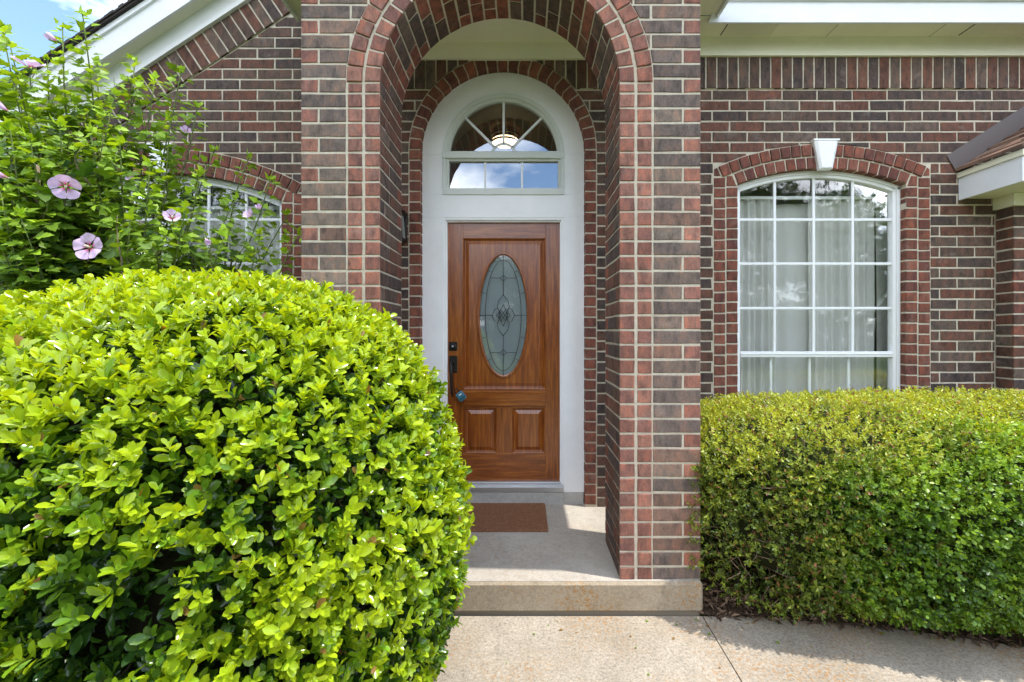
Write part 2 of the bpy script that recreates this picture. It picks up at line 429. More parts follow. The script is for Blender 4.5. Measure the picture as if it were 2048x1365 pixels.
while u < 1.9:
    if RAKE_P[0]+T[0]*u < -1.15: brick(rk, rect(u+.005, u+.0835-.006, 0, .257), mapR, pick(PAL_FIELD), proud=.014, depth=.04)
    u += .0835
rk.add([mapR(-6, 0, .009), mapR(1.8, 0, .009), mapR(1.8, .3, .009), mapR(-6, .3, .009)], [(0, 1, 2, 3)], 1)
rk.add([mapR(-6, 0, .009), mapR(1.8, 0, .009), mapR(1.8, 0, -.005), mapR(-6, 0, -.005)], [(0, 1, 2, 3)], 1)
rk.build('rake_brick_course', BM, main_wall, fix=False)

# ------------------------------------------------------------------ header surrounds
HD = .0813
def header_ring(mb, cx, cz, R0, R1, a0, a1, fm, pal, proud=.0, depth=.1, jr=JT):
    Rm = (R0+R1)/2; n = max(1, int(round((a1-a0)*R0/HD))); st = (a1-a0)/n; g0 = .0055/R0; g1 = .0065/R1
    for i in range(n):
        b0 = a0+i*st; b1 = b0+st
        p = [(cx+R0*cos(b0+g0), cz+R0*sin(b0+g0)), (cx+R1*cos(b0+g1), cz+R1*sin(b0+g1)), (cx+R1*cos(b1-g1), cz+R1*sin(b1-g1)), (cx+R0*cos(b1-g0), cz+R0*sin(b1-g0))]
        brick(mb, p, fm, pick(pal), proud, depth)
def column(mb, u0, u1, z0, z1, fm, pal, proud=.0, depth=.1):
    z = z1
    while z-PITCH > z0-.02:
        brick(mb, rect(u0, u1, z-PITCH+JT/2, z-JT/2), fm, pick(pal), proud, depth); z -= PITCH
def reveal(mb, pts, y0, y1, off=-.003):
    for (a, za), (b, zb) in zip(pts[:-1], pts[1:]):
        mb.add([(a, y0, za), (b, y0, zb), (b, y1, zb), (a, y1, za)], [(0, 1, 2, 3)], 1)
def window_surround(wd, parent):
    mb = MB(); cx, h, R, cz = wd['cx'], wd['half'], wd['R'], wd['zc']
    c1 = .083; c2 = .097; c3 = .181
    for s_ in (-1, 1):
        column(mb, cx+s_*h, cx+s_*(h+c1), wd['zbot']-.2, wd['zsp']-.02, mapW, PAL_REDD, .003)
        column(mb, cx+s_*(h+c2), cx+s_*(h+c3), wd['zbot']-.2, wd['zsp']+.055, mapW, PAL_REDD, .003)
        # springer bricks filling the wedge beside the arch
        p = [(cx+s_*(h+.008), wd['zsp']-.013), (cx+s_*(h+c1), wd['zsp']-.013), (cx+s_*(h+c1), wd['zsp']+.062), (cx+s_*(h+.040), wd['zsp']+.066)]
        brick(mb, p, mapW, pick(PAL_REDD), .002, .1)
        p = [(cx+s_*(h+.132), wd['zsp']+.067), (cx+s_*(h+c3), wd['zsp']+.067), (cx+s_*(h+c3), wd['zsp']+.118), (cx+s_*(h+.160), wd['zsp']+.128)]
        brick(mb, p, mapW, pick(PAL_REDD), .002, .1)
    a = math.asin(h/R)
    header_ring(mb, cx, cz, R+.001, R+c1, pi/2-a, pi/2+a, mapW, PAL_REDD, .004)
    a2 = math.asin((h+.118)/(R+c2))
    header_ring(mb, cx, cz, R+c2, R+c3, pi/2-a2, pi/2+a2, mapW, PAL_REDD, .010, .1)
    pts = [(cx+h+.002, wd['zbot'])]+arc_pts(cx, cz, R+.004, pi/2-a, pi/2+a, 24)+[(cx-h-.002, wd['zbot'])]
    reveal(mb, pts, DW+.003, DW+.11)
    o = mb.build('brick_surround', BM, parent, fix=False)
    return o
window_surround(WR, main_wall); window_surround(WL, main_wall)
ds = MB()
for s_ in (-1, 1):
    column(ds, DC+s_*DR, DC+s_*(DR+.084), .19, DZC, mapW, PAL_REDD, .003)
header_ring(ds, DC, DZC, DR, DR+.084, 0, pi, mapW, PAL_REDD, .004)
pts = [(DC+DR+.003, ZF)]+arc_pts(DC, DZC, DR+.004, 0, pi, 40)+[(DC-DR-.003, ZF)]
reveal(ds, pts, DW+.003, DW+.11)
ds.build('brick_surround', BM, main_wall, fix=False)
# keystones
def keystone(cx, zt, zb, parent):
    mb = MB(); w1, w0 = .094, .050
    def ring(k, y): return [(cx-w0*k, y, zb+(1-k)*.03), (cx+w0*k, y, zb+(1-k)*.03), (cx+w1*k, y, zt-(1-k)*.05), (cx-w1*k, y, zt-(1-k)*.05)]
    vs = ring(1, DW+.0)+ring(1, DW-.030)+ring(.72, DW-.044)
    fs = [(8, 9, 10, 11)]+[(i, (i+1) % 4, 4+(i+1) % 4, 4+i) for i in range(4)]+[(4+i, 4+(i+1) % 4, 8+(i+1) % 4, 8+i) for i in range(4)]
    mb.add(vs, fs); mb.box(cx-w1-.006, cx+w1+.006, DW-.042, DW, zt-.004, zt+.008)
    return mb.build('keystone', M_WHITE, parent)
keystone(WR['cx']+.010, PZ(281, DW-.03), PZ(339, DW-.03), main_wall)
keystone(PX(325, DW), PZ(290, DW-.03), PZ(349, DW-.03), main_wall)

# ------------------------------------------------------------------ porch front wall with its arch
XL, XR = -1.225, .970; AC = -.133; AR = .660; AZ = PZ(166, DP); TH = .425
Z0P = ZF+.004
pf = MB(); R3 = .842
hp = [(AC-R3, -.3), (AC+R3, -.3)]+arc_pts(AC, AZ, R3+.006, 0, pi, 30)
GZ = 4.02
def gable_clip(p):
    p = clip(p, XL, GZ, SL*rn, -rn) if True else p
    if len(p) >= 3: p = clip(p, XR, GZ, -SL*rn, -rn)
    return p
z = PZ(423.5, DP)
while z > Z0P+PITCH: z -= PITCH
kz = 0
zz = z
while zz < 5:
    z0 = zz-PITCH+JT/2; z1 = zz-JT/2
    if z0 < Z0P: z0 = Z0P
    for s_ in (-1, 1):
        e = XR if s_ > 0 else XL; q = 0.
        first = True
        while True:
            wl = .096 if (kz % 2 and first) else BL
            a, b = e-s_*(q+(0 if first else JT/2)), e-s_*(q+wl-JT/2)
            if (a-AC)*s_ < 0: break
            if (b-AC)*s_ < 0: b = AC+s_*.006
            p = sub_convex(rect(min(a, b), max(a, b), z0, z1), hp)
            if p: p = gable_clip(p)
            if p and len(p) >= 3: brick(pf, p, mapP, pick(PAL_RED if (kz % 2 and first) else PAL_WASH), depth=.014)
            q += wl; first = False
    zz += PITCH; kz += 1
TOPP = 3.9
def arch_z(x, R=AR):
    dx = abs(x-AC); return AZ+sqrt(max(0, R*R-dx*dx)) if dx < R else 0
xs = sorted(set([XL, AC-AR]+[AC+AR*cos(pi*i/48) for i in range(49)]+[XR]))
for a, b in zip(xs[:-1], xs[1:]):
    za, zb = (0, 0) if (b <= AC-AR+1e-6 or a >= AC+AR-1e-6) else (arch_z(a), arch_z(b))
    if za == 0: za = ZF
    if zb == 0: zb = ZF
    ins = not (b <= AC-AR+1e-6 or a >= AC+AR-1e-6)
    if ins: za, zb = max(arch_z(a), AZ), max(arch_z(b), AZ)
    ta = GZ+SL*min(a-XL, XR-a); tb = GZ+SL*min(b-XL, XR-b)
    if ins or True:
        pf.add([mapP(a, za, -.004), mapP(b, zb, -.004), mapP(b, tb, -.004), mapP(a, ta, -.004)], [(0, 1, 2, 3)], 1)
        pf.add([(a, DP+TH, za), (b, DP+TH, zb), (b, DP+TH, tb), (a, DP+TH, ta)], [(0, 1, 2, 3)], 1)
# outer side faces of the front wall, bricked
for s_, X in ((1, XR), (-1, XL)):
    fm = (lambda u, v, w_, X=X, s_=s_: (X+s_*w_, DP+u, v))
    zz = z; kz = 0
    while zz < GZ+.05:
        z0 = max(Z0P, zz-PITCH+JT/2); z1 = zz-JT/2
        cuts = [0, .262, TH] if kz % 2 else [0, .096, .34, TH]
        for a, b in zip(cuts[:-1], cuts[1:]): brick(pf, rect(a+(.014 if a == 0 else JT/2), b-JT/2, z0, z1), fm, pick(PAL_FIELD), depth=.012)
        zz += PITCH; kz += 1
    pf.add([fm(0.004, ZF, -.004), fm(TH, ZF, -.004), fm(TH, GZ, -.004), fm(0.004, GZ, -.004)], [(0, 1, 2, 3)], 1)
porch = pf.build('porch_wall', BM, house, fix=False)
# red double header ring
rg = MB()
c1, c2, c3 = .080, .0975, .178
for s_ in (-1, 1):
    zz = z
    while zz < AZ+PITCH:
        z0 = max(Z0P, zz-PITCH+JT/2); z1 = min(zz-JT/2, AZ-.006)
        if z1-z0 > .014:
            brick(rg, rect(*sorted((AC+s_*AR, AC+s_*(AR+c1))), z0, z1), mapP, pick(PAL_RED), .002, .016)
            brick(rg, rect(*sorted((AC+s_*(AR+c2), AC+s_*(AR+c3-.004))), z0, z1), mapP, pick(PAL_RED), .002, .016)
        zz += PITCH
header_ring(rg, AC, AZ, AR, AR+c1, .002, pi-.002, mapP, PAL_RED, .002, .016)
header_ring(rg, AC, AZ, AR+c2, AR+c3, .002, pi-.002, mapP, PAL_RED, .008, .022)
rg.build('arch_ring', BM, porch, fix=False)
# intrados (inside face of the arch)
it = MB(); HJ = AZ-ZF; SA = pi*AR
def mapI(s, v, w_):
    y = DP+.016+v
    if s < HJ: return (AC+AR-w_, y, ZF+s)
    if s < HJ+SA:
        a = (s-HJ)/AR; return (AC+(AR-w_)*cos(a), y, AZ+(AR-w_)*sin(a))
    return (AC-AR+w_, y, AZ-(s-HJ-SA))
s = 0; k = 0; tot = 2*HJ+SA
base = (z-ZF) % PITCH
s = 0.002; first = base
edges = [0.]
q = base if base > .02 else base+PITCH
while q < HJ: edges.append(q); q += PITCH
n = int(round((HJ+SA+ (HJ-edges[-1])-edges[-1])/PITCH)); st = (HJ+SA+(HJ-edges[-1])-edges[-1])/n
e0 = edges[-1]; mid = [e0+st*(i+1) for i in range(n)]
edges = edges+mid
rest = [tot-e for e in edges[:len(edges)-n-1]][::-1]
edges += [e for e in rest if e > edges[-1]+.02]
DTH = TH-.016
for i, (a, b) in enumerate(zip(edges[:-1], edges[1:])):
    inarc = HJ-.1 < a < HJ+SA
    sets = [0, .082, .325, DTH] if i % 2 else [0, .165, DTH]
    if inarc and i % 3 == 0: sets = [0, .262, DTH]
    for j, (d0, d1) in enumerate(zip(sets[:-1], sets[1:])):
        red = (d1 == DTH and d1-d0 < .1)
        pal = PAL_REDD if red or (inarc and random.random() < .35) else PAL_FIELD
        col = pick(pal)
        p = rect(a+JT/2, b-JT/2, d0+JT/2*(j > 0), d1-JT/2*(d1 < DTH))
        brick(it, p, mapI, shade(col, 1.15), .001, .01)
NS = 80
ss = [0, HJ]+[HJ+SA*i/NS for i in range(1, NS+1)]+[tot]
for a, b in zip(ss[:-1], ss[1:]): it.add([mapI(a+1e-6, -.008, -.004), mapI(b-1e-6, -.008, -.004), mapI(b-1e-6, DTH, -.004), mapI(a+1e-6, DTH, -.004)], [(0, 1, 2, 3)], 1)
it.build('arch_soffit', BM, porch, fix=False)

# ------------------------------------------------------------------ roofs, eaves, soffits
M_SH = m_vc('shingle', .95, .2, 160)
ZS = 3.77
ev = MB()
# porch ceiling
pc = MB(); pc.box(XL+.12, XR-.02, DP+TH, DW+.02, ZS, ZS+.05); pc.build('porch_ceiling', M_CREAM, house)
fb = MB(); fb.box(XL+.1, XR-.0, DW-.03, DW+.01, PZ(118, DW-.03), ZS+.002)
fb.box(XL+.1, XR-.0, DW-.033, DW-.03, PZ(118, DW-.03), PZ(118, DW-.03)+.012)
fb.build('frieze_board', M_CREAM, house)
# right eave
DE = 3.137; DEB = DE+.02
XE0 = PX(1417, DE)
ra = MB(); zf0 = PZ(45, DE); zso = 3.815
fx = XE0
ra.add([(fx, DE, zf0), (7, DE, zf0), (7, DE, zf0+.24), (fx+.10, DE, zf0+.24), (fx, DEB, zf0), (7, DEB, zf0), (7, DEB, zf0+.24), (fx+.10, DEB, zf0+.24)],
       [(0, 1, 2, 3), (4, 7, 6, 5), (0, 4, 5, 1), (3, 2, 6, 7), (0, 3, 7, 4)])
ra.box(fx+.06, 7, DE-.02, DE, zf0+.15, zf0+.26)
ra.build('fascia_board', M_WHITEH, house)
sf = MB(); sf.box(XR+.01, 7, DEB, DW+.02, zso, zso+.02)
so_ = sf.build('soffit', M_CREAM, house)
fz = MB(); fz.box(XR+.005, 7, DW-.030, DW+.012, PZ(112, DW-.03), zso-.001)
fz.box(XR+.005, 7, DW-.036, DW-.03, PZ(112, DW-.03), PZ(112, DW-.03)+.012)
fz.build('frieze_board', M_CREAM, house)
for vx0, vx1 in ((1455, 1560), (1950, 2110)):
    vt = MB(); a, b = PX(vx0, DEB+.05), PX(vx1, DEB+.05); y = DEB+.03
    vt.box(a, a+.006, DEB+.025, DW-.05, zso-.004, zso-.0003, 1)
    while y < DW-.05:
        vt.box(a+.006, b, y, y+.009, zso-.003, zso-.0001, 0); vt.box(a+.006, b, y+.0105, y+.012, zso-.0012, zso-.0004, 1); y += .0135
    vt.build('soffit_vent', [M_CREAM, M_BRONZE], so_)
for q in (1668, 1880):
    sj = MB(); sj.box(PX(q, DEB+.1), PX(q, DEB+.1)+.003, DEB+.001, DW-.031, zso-.0012, zso-.0002)
    sj.build('soffit_joint', M_BRONZE, so_)
# main roof (right side)
rf = MB(); rf.add([(XR-.4, DE-.06, zf0+.25), (7, DE-.06, zf0+.25), (7, 8, zf0+3.4), (XR-.4, 8, zf0+3.4), (XR-.4, DE-.06, zf0+.28), (7, DE-.06, zf0+.28), (7, 8, zf0+3.43), (XR-.4, 8, zf0+3.43)],
                  [(0, 1, 2, 3), (4, 5, 6, 7), (0, 1, 5, 4), (0, 3, 7, 4), (1, 2, 6, 5)], 0, (.09, .065, .05))
roof = rf.build('roof', M_SH, house)
# porch roof: gable with overhangs
TE = 1.385+.0; TLX = -1.64; DO = 2.165; ZE = 3.84
pr = MB(); xc = AC
def slope_slab(mb, x0, z0, x1, z1, y0, y1, t, mat_=0, col=(.09, .065, .05)):
    mb.add([(x0, y0, z0), (x1, y0, z1), (x1, y1, z1), (x0, y1, z0), (x0, y0, z0+t), (x1, y0, z1+t), (x1, y1, z1+t), (x0, y1, z0+t)],
           [(0, 3, 2, 1), (4, 5, 6, 7), (0, 1, 5, 4), (1, 2, 6, 5), (2, 3, 7, 6), (3, 0, 4, 7)], mat_, col)
zr = ZE+.16+SL*(TE-xc)
slope_slab(pr, TE+.02, ZE+.16, xc, zr, DO-.02, 6, .03); slope_slab(pr, TLX-.02, ZE+.16, xc, zr, DO-.02, 6, .03)
pr.build('porch_roof', M_SH, house)
pe = MB()
pe.box(XR+.004, TE, DO, DE+.02, ZE, ZE+.02); pe.build('porch_eave_soffit', M_CREAM, house)
pe = MB(); pe.box(TLX, XL-.004, DO, DW-.0, ZE, ZE+.02); pe.build('porch_eave_soffit', M_CREAM, house)
pg = MB()
pg.box(TE, TE+.02, DO, DE-.003, ZE-.03, ZE+.15); pg.box(TLX-.02, TLX, DO, DW-.2, ZE-.03, ZE+.15)
slope_slab(pg, TE, ZE-.02, xc, zr-.2, DO-.02, DO, .19); slope_slab(pg, TLX, ZE-.02, xc, zr-.2, DO-.022, DO-.002, .19)
pg.build('porch_fascia', M_WHITEH, house)
gs = MB(); slope_slab(gs, TE-.01, ZE+.01, xc, zr-.17, DO+.001, DP+.002, .015); slope_slab(gs, TLX+.01, ZE+.01, xc, zr-.17, DO+.001, DP+.002, .015)
gs.build('porch_gable_soffit', M_CREAM, house)
# left gable rake
DFK = 3.225
def rk_pt(px, py, D): return PX(px, D), PZ(py, D)
lf = MB()
fbx, fbz = rk_pt(170, 141, DFK)
def rake_board(mb, x0, z0, dx0, dx1, h0, h1, y0, y1, mat_=0, col=(1, 1, 1), sl=SL):
    a = (x0+dx0, z0+sl*dx0); b = (x0+dx1, z0+sl*dx1)
    mb.add([(a[0], y0, a[1]+h0), (b[0], y0, b[1]+h0), (b[0], y0, b[1]+h1), (a[0], y0, a[1]+h1), (a[0], y1, a[1]+h0), (b[0], y1, b[1]+h0), (b[0], y1, b[1]+h1), (a[0], y1, a[1]+h1)],
           [(0, 1, 2, 3), (4, 7, 6, 5), (0, 4, 5, 1), (3, 2, 6, 7), (0, 3, 7, 4), (1, 5, 6, 2)], mat_, col)
rake_board(lf, fbx, fbz, -3, 2.2, 0, .165, DFK, DFK+.02)
rake_board(lf, fbx, fbz, -3, 2.2, .165, .205, DFK-.018, DFK+.02)
lf.build('rake_fascia', M_WHITE, house)
ls = MB(); zs_at = PZ(139, DW)+SL*0; xs_at = PX(240, DW)
rake_board(ls, xs_at, zs_at, -3, 1.4, .012, .03, DFK+.02, DW+.02); ls.build('rake_soffit', M_CREAM, house)
lz = MB(); x0_, z0_ = PX(420, DW-.03), PZ(51, DW-.03)
rake_board(lz, x0_, z0_, -4, .5, 0, .2, DW-.03, DW+.01); rake_board(lz, x0_, z0_, -4, .5, -.0, .035, DW-.042, DW-.03)
lz.build('rake_frieze', M_WHITE, house)
lr = MB(); rake_board(lr, fbx, fbz, -3, 2.2, .207, .225, DFK-.04, 7, col=(.05, .042, .04))
for i in range(260):
    dx = -3+i*.035; rake_board(lr, fbx, fbz, dx, dx+.034, .226, .24+random.uniform(0, .012), DFK-.045-random.uniform(0, .006), DFK+.4, col=shade((.06, .05, .047), random.uniform(.7, 1.3)))
lr.build('gable_roof', M_SH, house)

# ------------------------------------------------------------------ windows
def curve_band(mb, cx, cz, R0, R1, a0, a1, y0, y1, n=28, mat_=0):
    for i in range(n):
        b0 = a0+(a1-a0)*i/n; b1 = a0+(a1-a0)*(i+1)/n
        q = [(cx+R0*cos(b0), cz+R0*sin(b0)), (cx+R1*cos(b0), cz+R1*sin(b0)), (cx+R1*cos(b1), cz+R1*sin(b1)), (cx+R0*cos(b1), cz+R0*sin(b1))]
        vs = [(p[0], y0, p[1]) for p in q]+[(p[0], y1, p[1]) for p in q]
        mb.add(vs, [(0, 1, 2, 3), (0, 3, 7, 4), (1, 5, 6, 2), (4, 7, 6, 5)], mat_)
def pane(mb, cx, cz, R, h, zb, y, x0=None, x1=None):
    x0 = cx-h if x0 is None else x0; x1 = cx+h if x1 is None else x1
    n = 30; xs = [x0+(x1-x0)*i/n for i in range(n+1)]
    vs = [(x, y, zb) for x in xs]+[(x, y, cz+sqrt(R*R-(x-cx)**2)) for x in xs]
    mb.add(vs, [(i, i+1, n+2+i, n+1+i) for i in range(n)])
def window(wd, vx, hz, zrail, low_vx, name, label, mull=None):
    cx, h, R, cz, zb = wd['cx'], wd['half'], wd['R'], wd['zc'], wd['zbot']
    y = DW+.052; a = math.asin(h/R)
    fr = MB()
    for s_ in (-1, 1):
        fr.bev(cx+s_*h, cx+s_*(h-.026), y, y+.06, zb, wd['zsp']-.002, .003); fr.bev(cx+s_*(h-.026), cx+s_*(h-.052), y+.012, y+.06, zb, wd['zsp']+.006, .003)
    curve_band(fr, cx, cz, R-.026, R, pi/2-a, pi/2+a, y, y+.06); curve_band(fr, cx, cz, R-.05, R-.0255, pi/2-a+.02, pi/2+a-.02, y+.012, y+.06)
    fr.bev(cx-h+.05, cx+h-.05, y+.008, y+.05, zrail-.022, zrail+.022, .003); fr.bev(cx-h+.05, cx+h-.05, y+.002, y+.05, zrail-.002, zrail+.008, .002)
    fr.bev(cx-h, cx+h, y, y+.08, zb, zb+.05)
    if mull: fr.bev(mull-.038, mull+.038, y, y+.06, zb, cz+R-.01, .004)
    fo = fr.build('window', M_VINYL, house)
    if label: fo['label'] = label
    mu = MB()
    for x in vx: mu.bev(x-.0105, x+.0105, y+.022, y+.036, zrail+.02, cz+sqrt(R*R-(x-cx)**2)-.03, .003)
    for z_ in hz: mu.bev(cx-h+.05, cx+h-.05, y+.024, y+.034, z_-.0105, z_+.0105, .003)
    for x in low_vx: mu.bev(x-.0105, x+.0105, y+.045, y+.06, zb+.03, zrail-.02, .003)
    mu.build('muntins', M_VINYL, fo)
    pn = MB(); pane(pn, cx, cz, R-.03, h-.03, zb+.02, y+.040); pn.build('pane', M_GLASS, fo)
    return fo
yg = DW+.08
hz = [PZ(440, yg), PZ(528, yg), PZ(617, yg)]
window(WR, [PX(1549, yg), PX(1627, yg), PX(1705, yg)], hz, PZ(709, yg), [PX(1542, yg+.02), PX(1619, yg+.02), PX(1697, yg+.02)], 'window', 'white arched window beside the entry')
window(WL, [PX(q, yg) for q in (181, 255, 418, 493)], hz, PZ(709, yg), [], 'window', 'wide white arched window behind the hibiscus', mull=PX(336, yg))

# rooms behind the glass
M_ROOM = m_paint('room_wall', (.42, .37, .29), .1)
rm = MB()
def room(x0, x1, y0, y1, z0, z1):
    rm.add([(x0, y0, z0), (x1, y0, z0), (x1, y1, z0), (x0, y1, z0), (x0, y0, z1), (x1, y0, z1), (x1, y1, z1), (x0, y1, z1)],
           [(0, 1, 2, 3), (4, 7, 6, 5), (3, 2, 6, 7), (0, 3, 7, 4), (1, 5, 6, 2)])
room(-1.45, 1.2, DW+.12, 7.5, .2, 4.15); room(1.25, 5.5, DW+.09, 7, .2, 3.4); room(-5.5, -1.5, DW+.09, 7, .2, 3.4)
for q, xr in ((.2, 0), ):
    pass
rm.build('interior_wall', M_ROOM, house, fix=False)

# curtains
M_CUR = None
def m_curtain():
    m, n, b = mat('curtain_cloth', (.80, .80, .77), .9, .1)
    t = n.nodes.new('ShaderNodeBsdfTranslucent'); t.inputs['Color'].default_value = (.7, .72, .66, 1)
    x = n.nodes.new('ShaderNodeMixShader'); x.inputs['Fac'].default_value = .35; o = n.nodes['Material Output']
    n.links.new(b.outputs[0], x.inputs[1]); n.links.new(t.outputs[0], x.inputs[2]); n.links.new(x.outputs[0], o.inputs['Surface']); return m
M_CUR = m_curtain()
def curtain(x0, x1, z0, z1, y, folds, amp, label, taper=0.):
    mb = MB(); nx = folds*10; nzz = 8; vs = []
    for j in range(nzz+1):
        t = j/nzz; zz_ = z0+(z1-z0)*t
        for i in range(nx+1):
            u_ = i/nx; x = x0+(x1-x0)*u_*(1-taper*(1-t)*.0)+ .004*sin(5*t+i*.3)
            ph = 2*pi*folds*u_+.5*sin(2.1*u_*folds)
            vs.append((x, y+amp*sin(ph)*(1-.25*t)+amp*.4*sin(ph*.37+1), zz_))
    mb.add(vs, [(j*(nx+1)+i, j*(nx+1)+i+1, (j+1)*(nx+1)+i+1, (j+1)*(nx+1)+i) for j in range(nzz) for i in range(nx)], 0, smooth=True)
    o = mb.build('curtain', M_CUR, None, fix=False); tag(o, label, 'curtain', 'pleated curtains hanging inside the windows')
    return o
yc = DW+.24; zt = PZ(400, yc)
curtain(PX(1470, yc), PX(1552, yc), 1.0, zt, yc, 6, .020, 'narrow pleats of curtain at the left side of the right window')
curtain(PX(1550, yc+.05), PX(1626, yc+.05), 1.0, zt-.02, yc+.06, 2, .014, 'flat pale curtain between the two pleated panels of the right window')
curtain(PX(1618, yc), PX(1748, yc), 1.0, zt, yc, 8, .018, 'broad pleated curtain in the middle of the right window')
curtain(PX(1753, yc), PX(1815, yc), 1.0, zt, yc, 1, .006, 'smooth curtain strip beside the dark slit at the right window edge')
ztl = PZ(420, yc)
curtain(PX(350, yc), PX(590, yc), 1.0, ztl, yc, 17, .017, 'pleated curtain in the right half of the window behind the hibiscus')
curtain(PX(95, yc), PX(330, yc), 1.0, ztl, yc, 16, .017, 'pleated curtain in the left half of the window behind the hibiscus')
for nm, (a, b, zz_), lb in (('curtain_rail', (1465, 1815, zt), 'pale curtain rail across the top of the right window curtains'), ('curtain_rail', (90, 595, ztl), 'pale curtain rail in the window behind the hibiscus')):
    mb = MB(); mb.bev(PX(a, yc), PX(b, yc), yc-.03, yc-.015, zz_-.005, zz_+.022); tag(mb.build(nm, M_VINYL), lb, 'curtain rail')

# ------------------------------------------------------------------ entry: arched white frame, transom, door
fcx = -.165
x0f, x1f = PX(845, DF), PX(1168, DF); fR = (x1f-x0f)/2; fcx = (x0f+x1f)/2; fz = PZ(306.5, DF)
ox0, ox1 = PX(887, DF), PX(1127, DF); zb_f = PZ(985, DF); ztop_d = PZ(436, DF)
tx0, tx1 = PX(886, DF), PX(1128, DF); tzb = PZ(390, DF)
tR = (tx1-tx0)/2; tcx = (tx0+tx1)/2; tz = PZ(310, DF)
ef = MB(); yb = DF+.035
ef.bev(x0f-.01, ox0, DF, yb, zb_f, ztop_d, .0016); ef.bev(ox1, x1f+.01, DF, yb, zb_f, ztop_d, .0016)
ef.bev(x0f-.01, x1f+.01, DF, yb, ztop_d+.0003, tzb, .0016)
ef.bev(x0f-.01, tx0, DF+.0, yb, tzb+.0003, tz, .0016); ef.bev(tx1, x1f+.01, DF, yb, tzb+.0003, tz, .0016)
n = 48
for i in range(n):
    a0 = pi*i/n; a1 = pi*(i+1)/n
    def q(a, y): return [(tcx+tR*cos(a), y, tz+tR*sin(a)), (fcx+(fR+.012)*cos(a), y, tz+.0+(fR+.012)*sin(a)*1.0)]
    A, B = q(a0, DF), q(a1, DF); A2, B2 = q(a0, yb), q(a1, yb)
    ef.add([A[0], A[1], B[1], B[0], A2[0], B2[0]], [(0, 1, 2, 3), (0, 3, 5, 4)])
frame = ef.build('door_frame', M_WHITE, house)
# jamb reveal, door stops
ej = MB()
for xa, s_ in ((ox0, 1), (ox1, -1)):
    ej.box(xa, xa+s_*.016, DF+.004, DD+.06, zb_f+.012, ztop_d-.001); ej.box(xa+s_*.016, xa+s_*.026, DF+.022, DD+.06, zb_f+.012, ztop_d-.02)
ej.box(ox0+.016, ox1-.016, DF+.004, DD+.06, ztop_d-.016, ztop_d); ej.box(ox0+.026, ox1-.026, DF+.022, DD+.06, ztop_d-.028, ztop_d-.0165)
ej.build('door_jamb', M_WHITE, frame)
# transom: trim, glass, muntins
tr = MB(); yt = DF+.004
curve_band(tr, tcx, tz, tR-.028, tR+.004, 0, pi, DF-.010, DF+.03, 48); curve_band(tr, tcx, tz, tR-.052, tR-.0275, 0, pi, DF+.004, DF+.04, 48)
zm0, zm1 = PZ(318, DF), PZ(304, DF)
tr.bev(tx0-.004, tx1+.004, DF-.016, DF+.04, zm0, zm1, .004)
tr.bev(tx0-.002, tx1+.002, DF-.010, DF+.04, tzb-.002, tzb+.050, .004)
for s_, xa in ((1, tx0), (-1, tx1)):
    tr.bev(xa-s_*.003, xa+s_*.026, DF-.010, DF+.03, tzb+.048, zm0+.001, .003); tr.bev(xa+s_*.0255, xa+s_*.046, DF+.004, DF+.04, tzb+.05, zm0, .003)
tr.bev(tx0+.046, tx1-.046, DF+.004, DF+.04, zm0-.016, zm0+.001, .003)
tw = tr.build('transom_window', m_paint('transom_paint', (.66, .69, .66), .15), house)
tm = MB(); hub = .098
ym = DF+.022
def bar(p, q, wd_=.009):
    d = Vector((q[0]-p[0], 0, q[1]-p[1])).normalized(); nn = Vector((-d.z, 0, d.x))*wd_
    vs = []
    for y in (ym, ym+.012):
        for (a, s_) in ((p, -1), (q, -1), (q, 1), (p, 1)): vs.append((a[0]+nn.x*s_, y, a[1]+nn.z*s_))
    tm.add(vs, [(0, 1, 2, 3), (4, 7, 6, 5), (0, 4, 5, 1), (1, 5, 6, 2), (2, 6, 7, 3), (3, 7, 4, 0)])
for a in (pi/4, pi/2, 3*pi/4): bar((tcx+hub*cos(a), tz+hub*sin(a)), (tcx+(tR-.05)*cos(a), tz+(tR-.05)*sin(a)))
curve_band(tm, tcx, tz, hub-.009, hub+.009, 0.1, pi-.1, ym, ym+.012, 24)
for q in (969.5, 1044): bar((PX(q, DF), tzb+.05), (PX(q, DF), zm0-.01), .008)
tm.build('muntins', M_VINYL, tw)
tp = MB(); yy = DF+.030
vs = [(tcx+(tR-.04)*cos(pi*i/40), yy, tz+(tR-.04)*sin(pi*i/40)) for i in range(41)]; tp.add(vs, [tuple(range(41))])
tp.add([(tx0+.03, yy, tzb+.04), (tx1-.03, yy, tzb+.04), (tx1-.03, yy, zm0), (tx0+.03, yy, zm0)], [(0, 1, 2, 3)])
tp.build('pane', M_GLASST, tw)

# door slab -------------------------------------------------------
def dx(px): return PX(px, DD)
def dz(py): return PZ(py, DD)
X0, X1, Z0, Z1 = dx(892), dx(1124), dz(963), dz(446)
px0, px1 = dx(926), dx(1091)
panel_holes = [(dx(926), dx(1091), dz(779), dz(477)), (dx(930), dx(993), dz(906), dz(816)), (dx(1025), dx(1089), dz(906), dz(816))]
sb = MB()
yb2 = DD+.045
# stiles (upright grain)
sb.bev(X0, px0, DD, yb2, Z0, Z1, .0015, 0); sb.bev(px1, X1, DD, yb2, Z0, Z1, .0015, 0)
sb.bev(dx(993), dx(1025), DD, yb2, dz(906), dz(816), .001, 0)
sb.bev(px0, dx(930), DD, yb2, dz(906), dz(816), .0005, 0); sb.bev(dx(1089), px1, DD, yb2, dz(906), dz(816), .0005, 0)
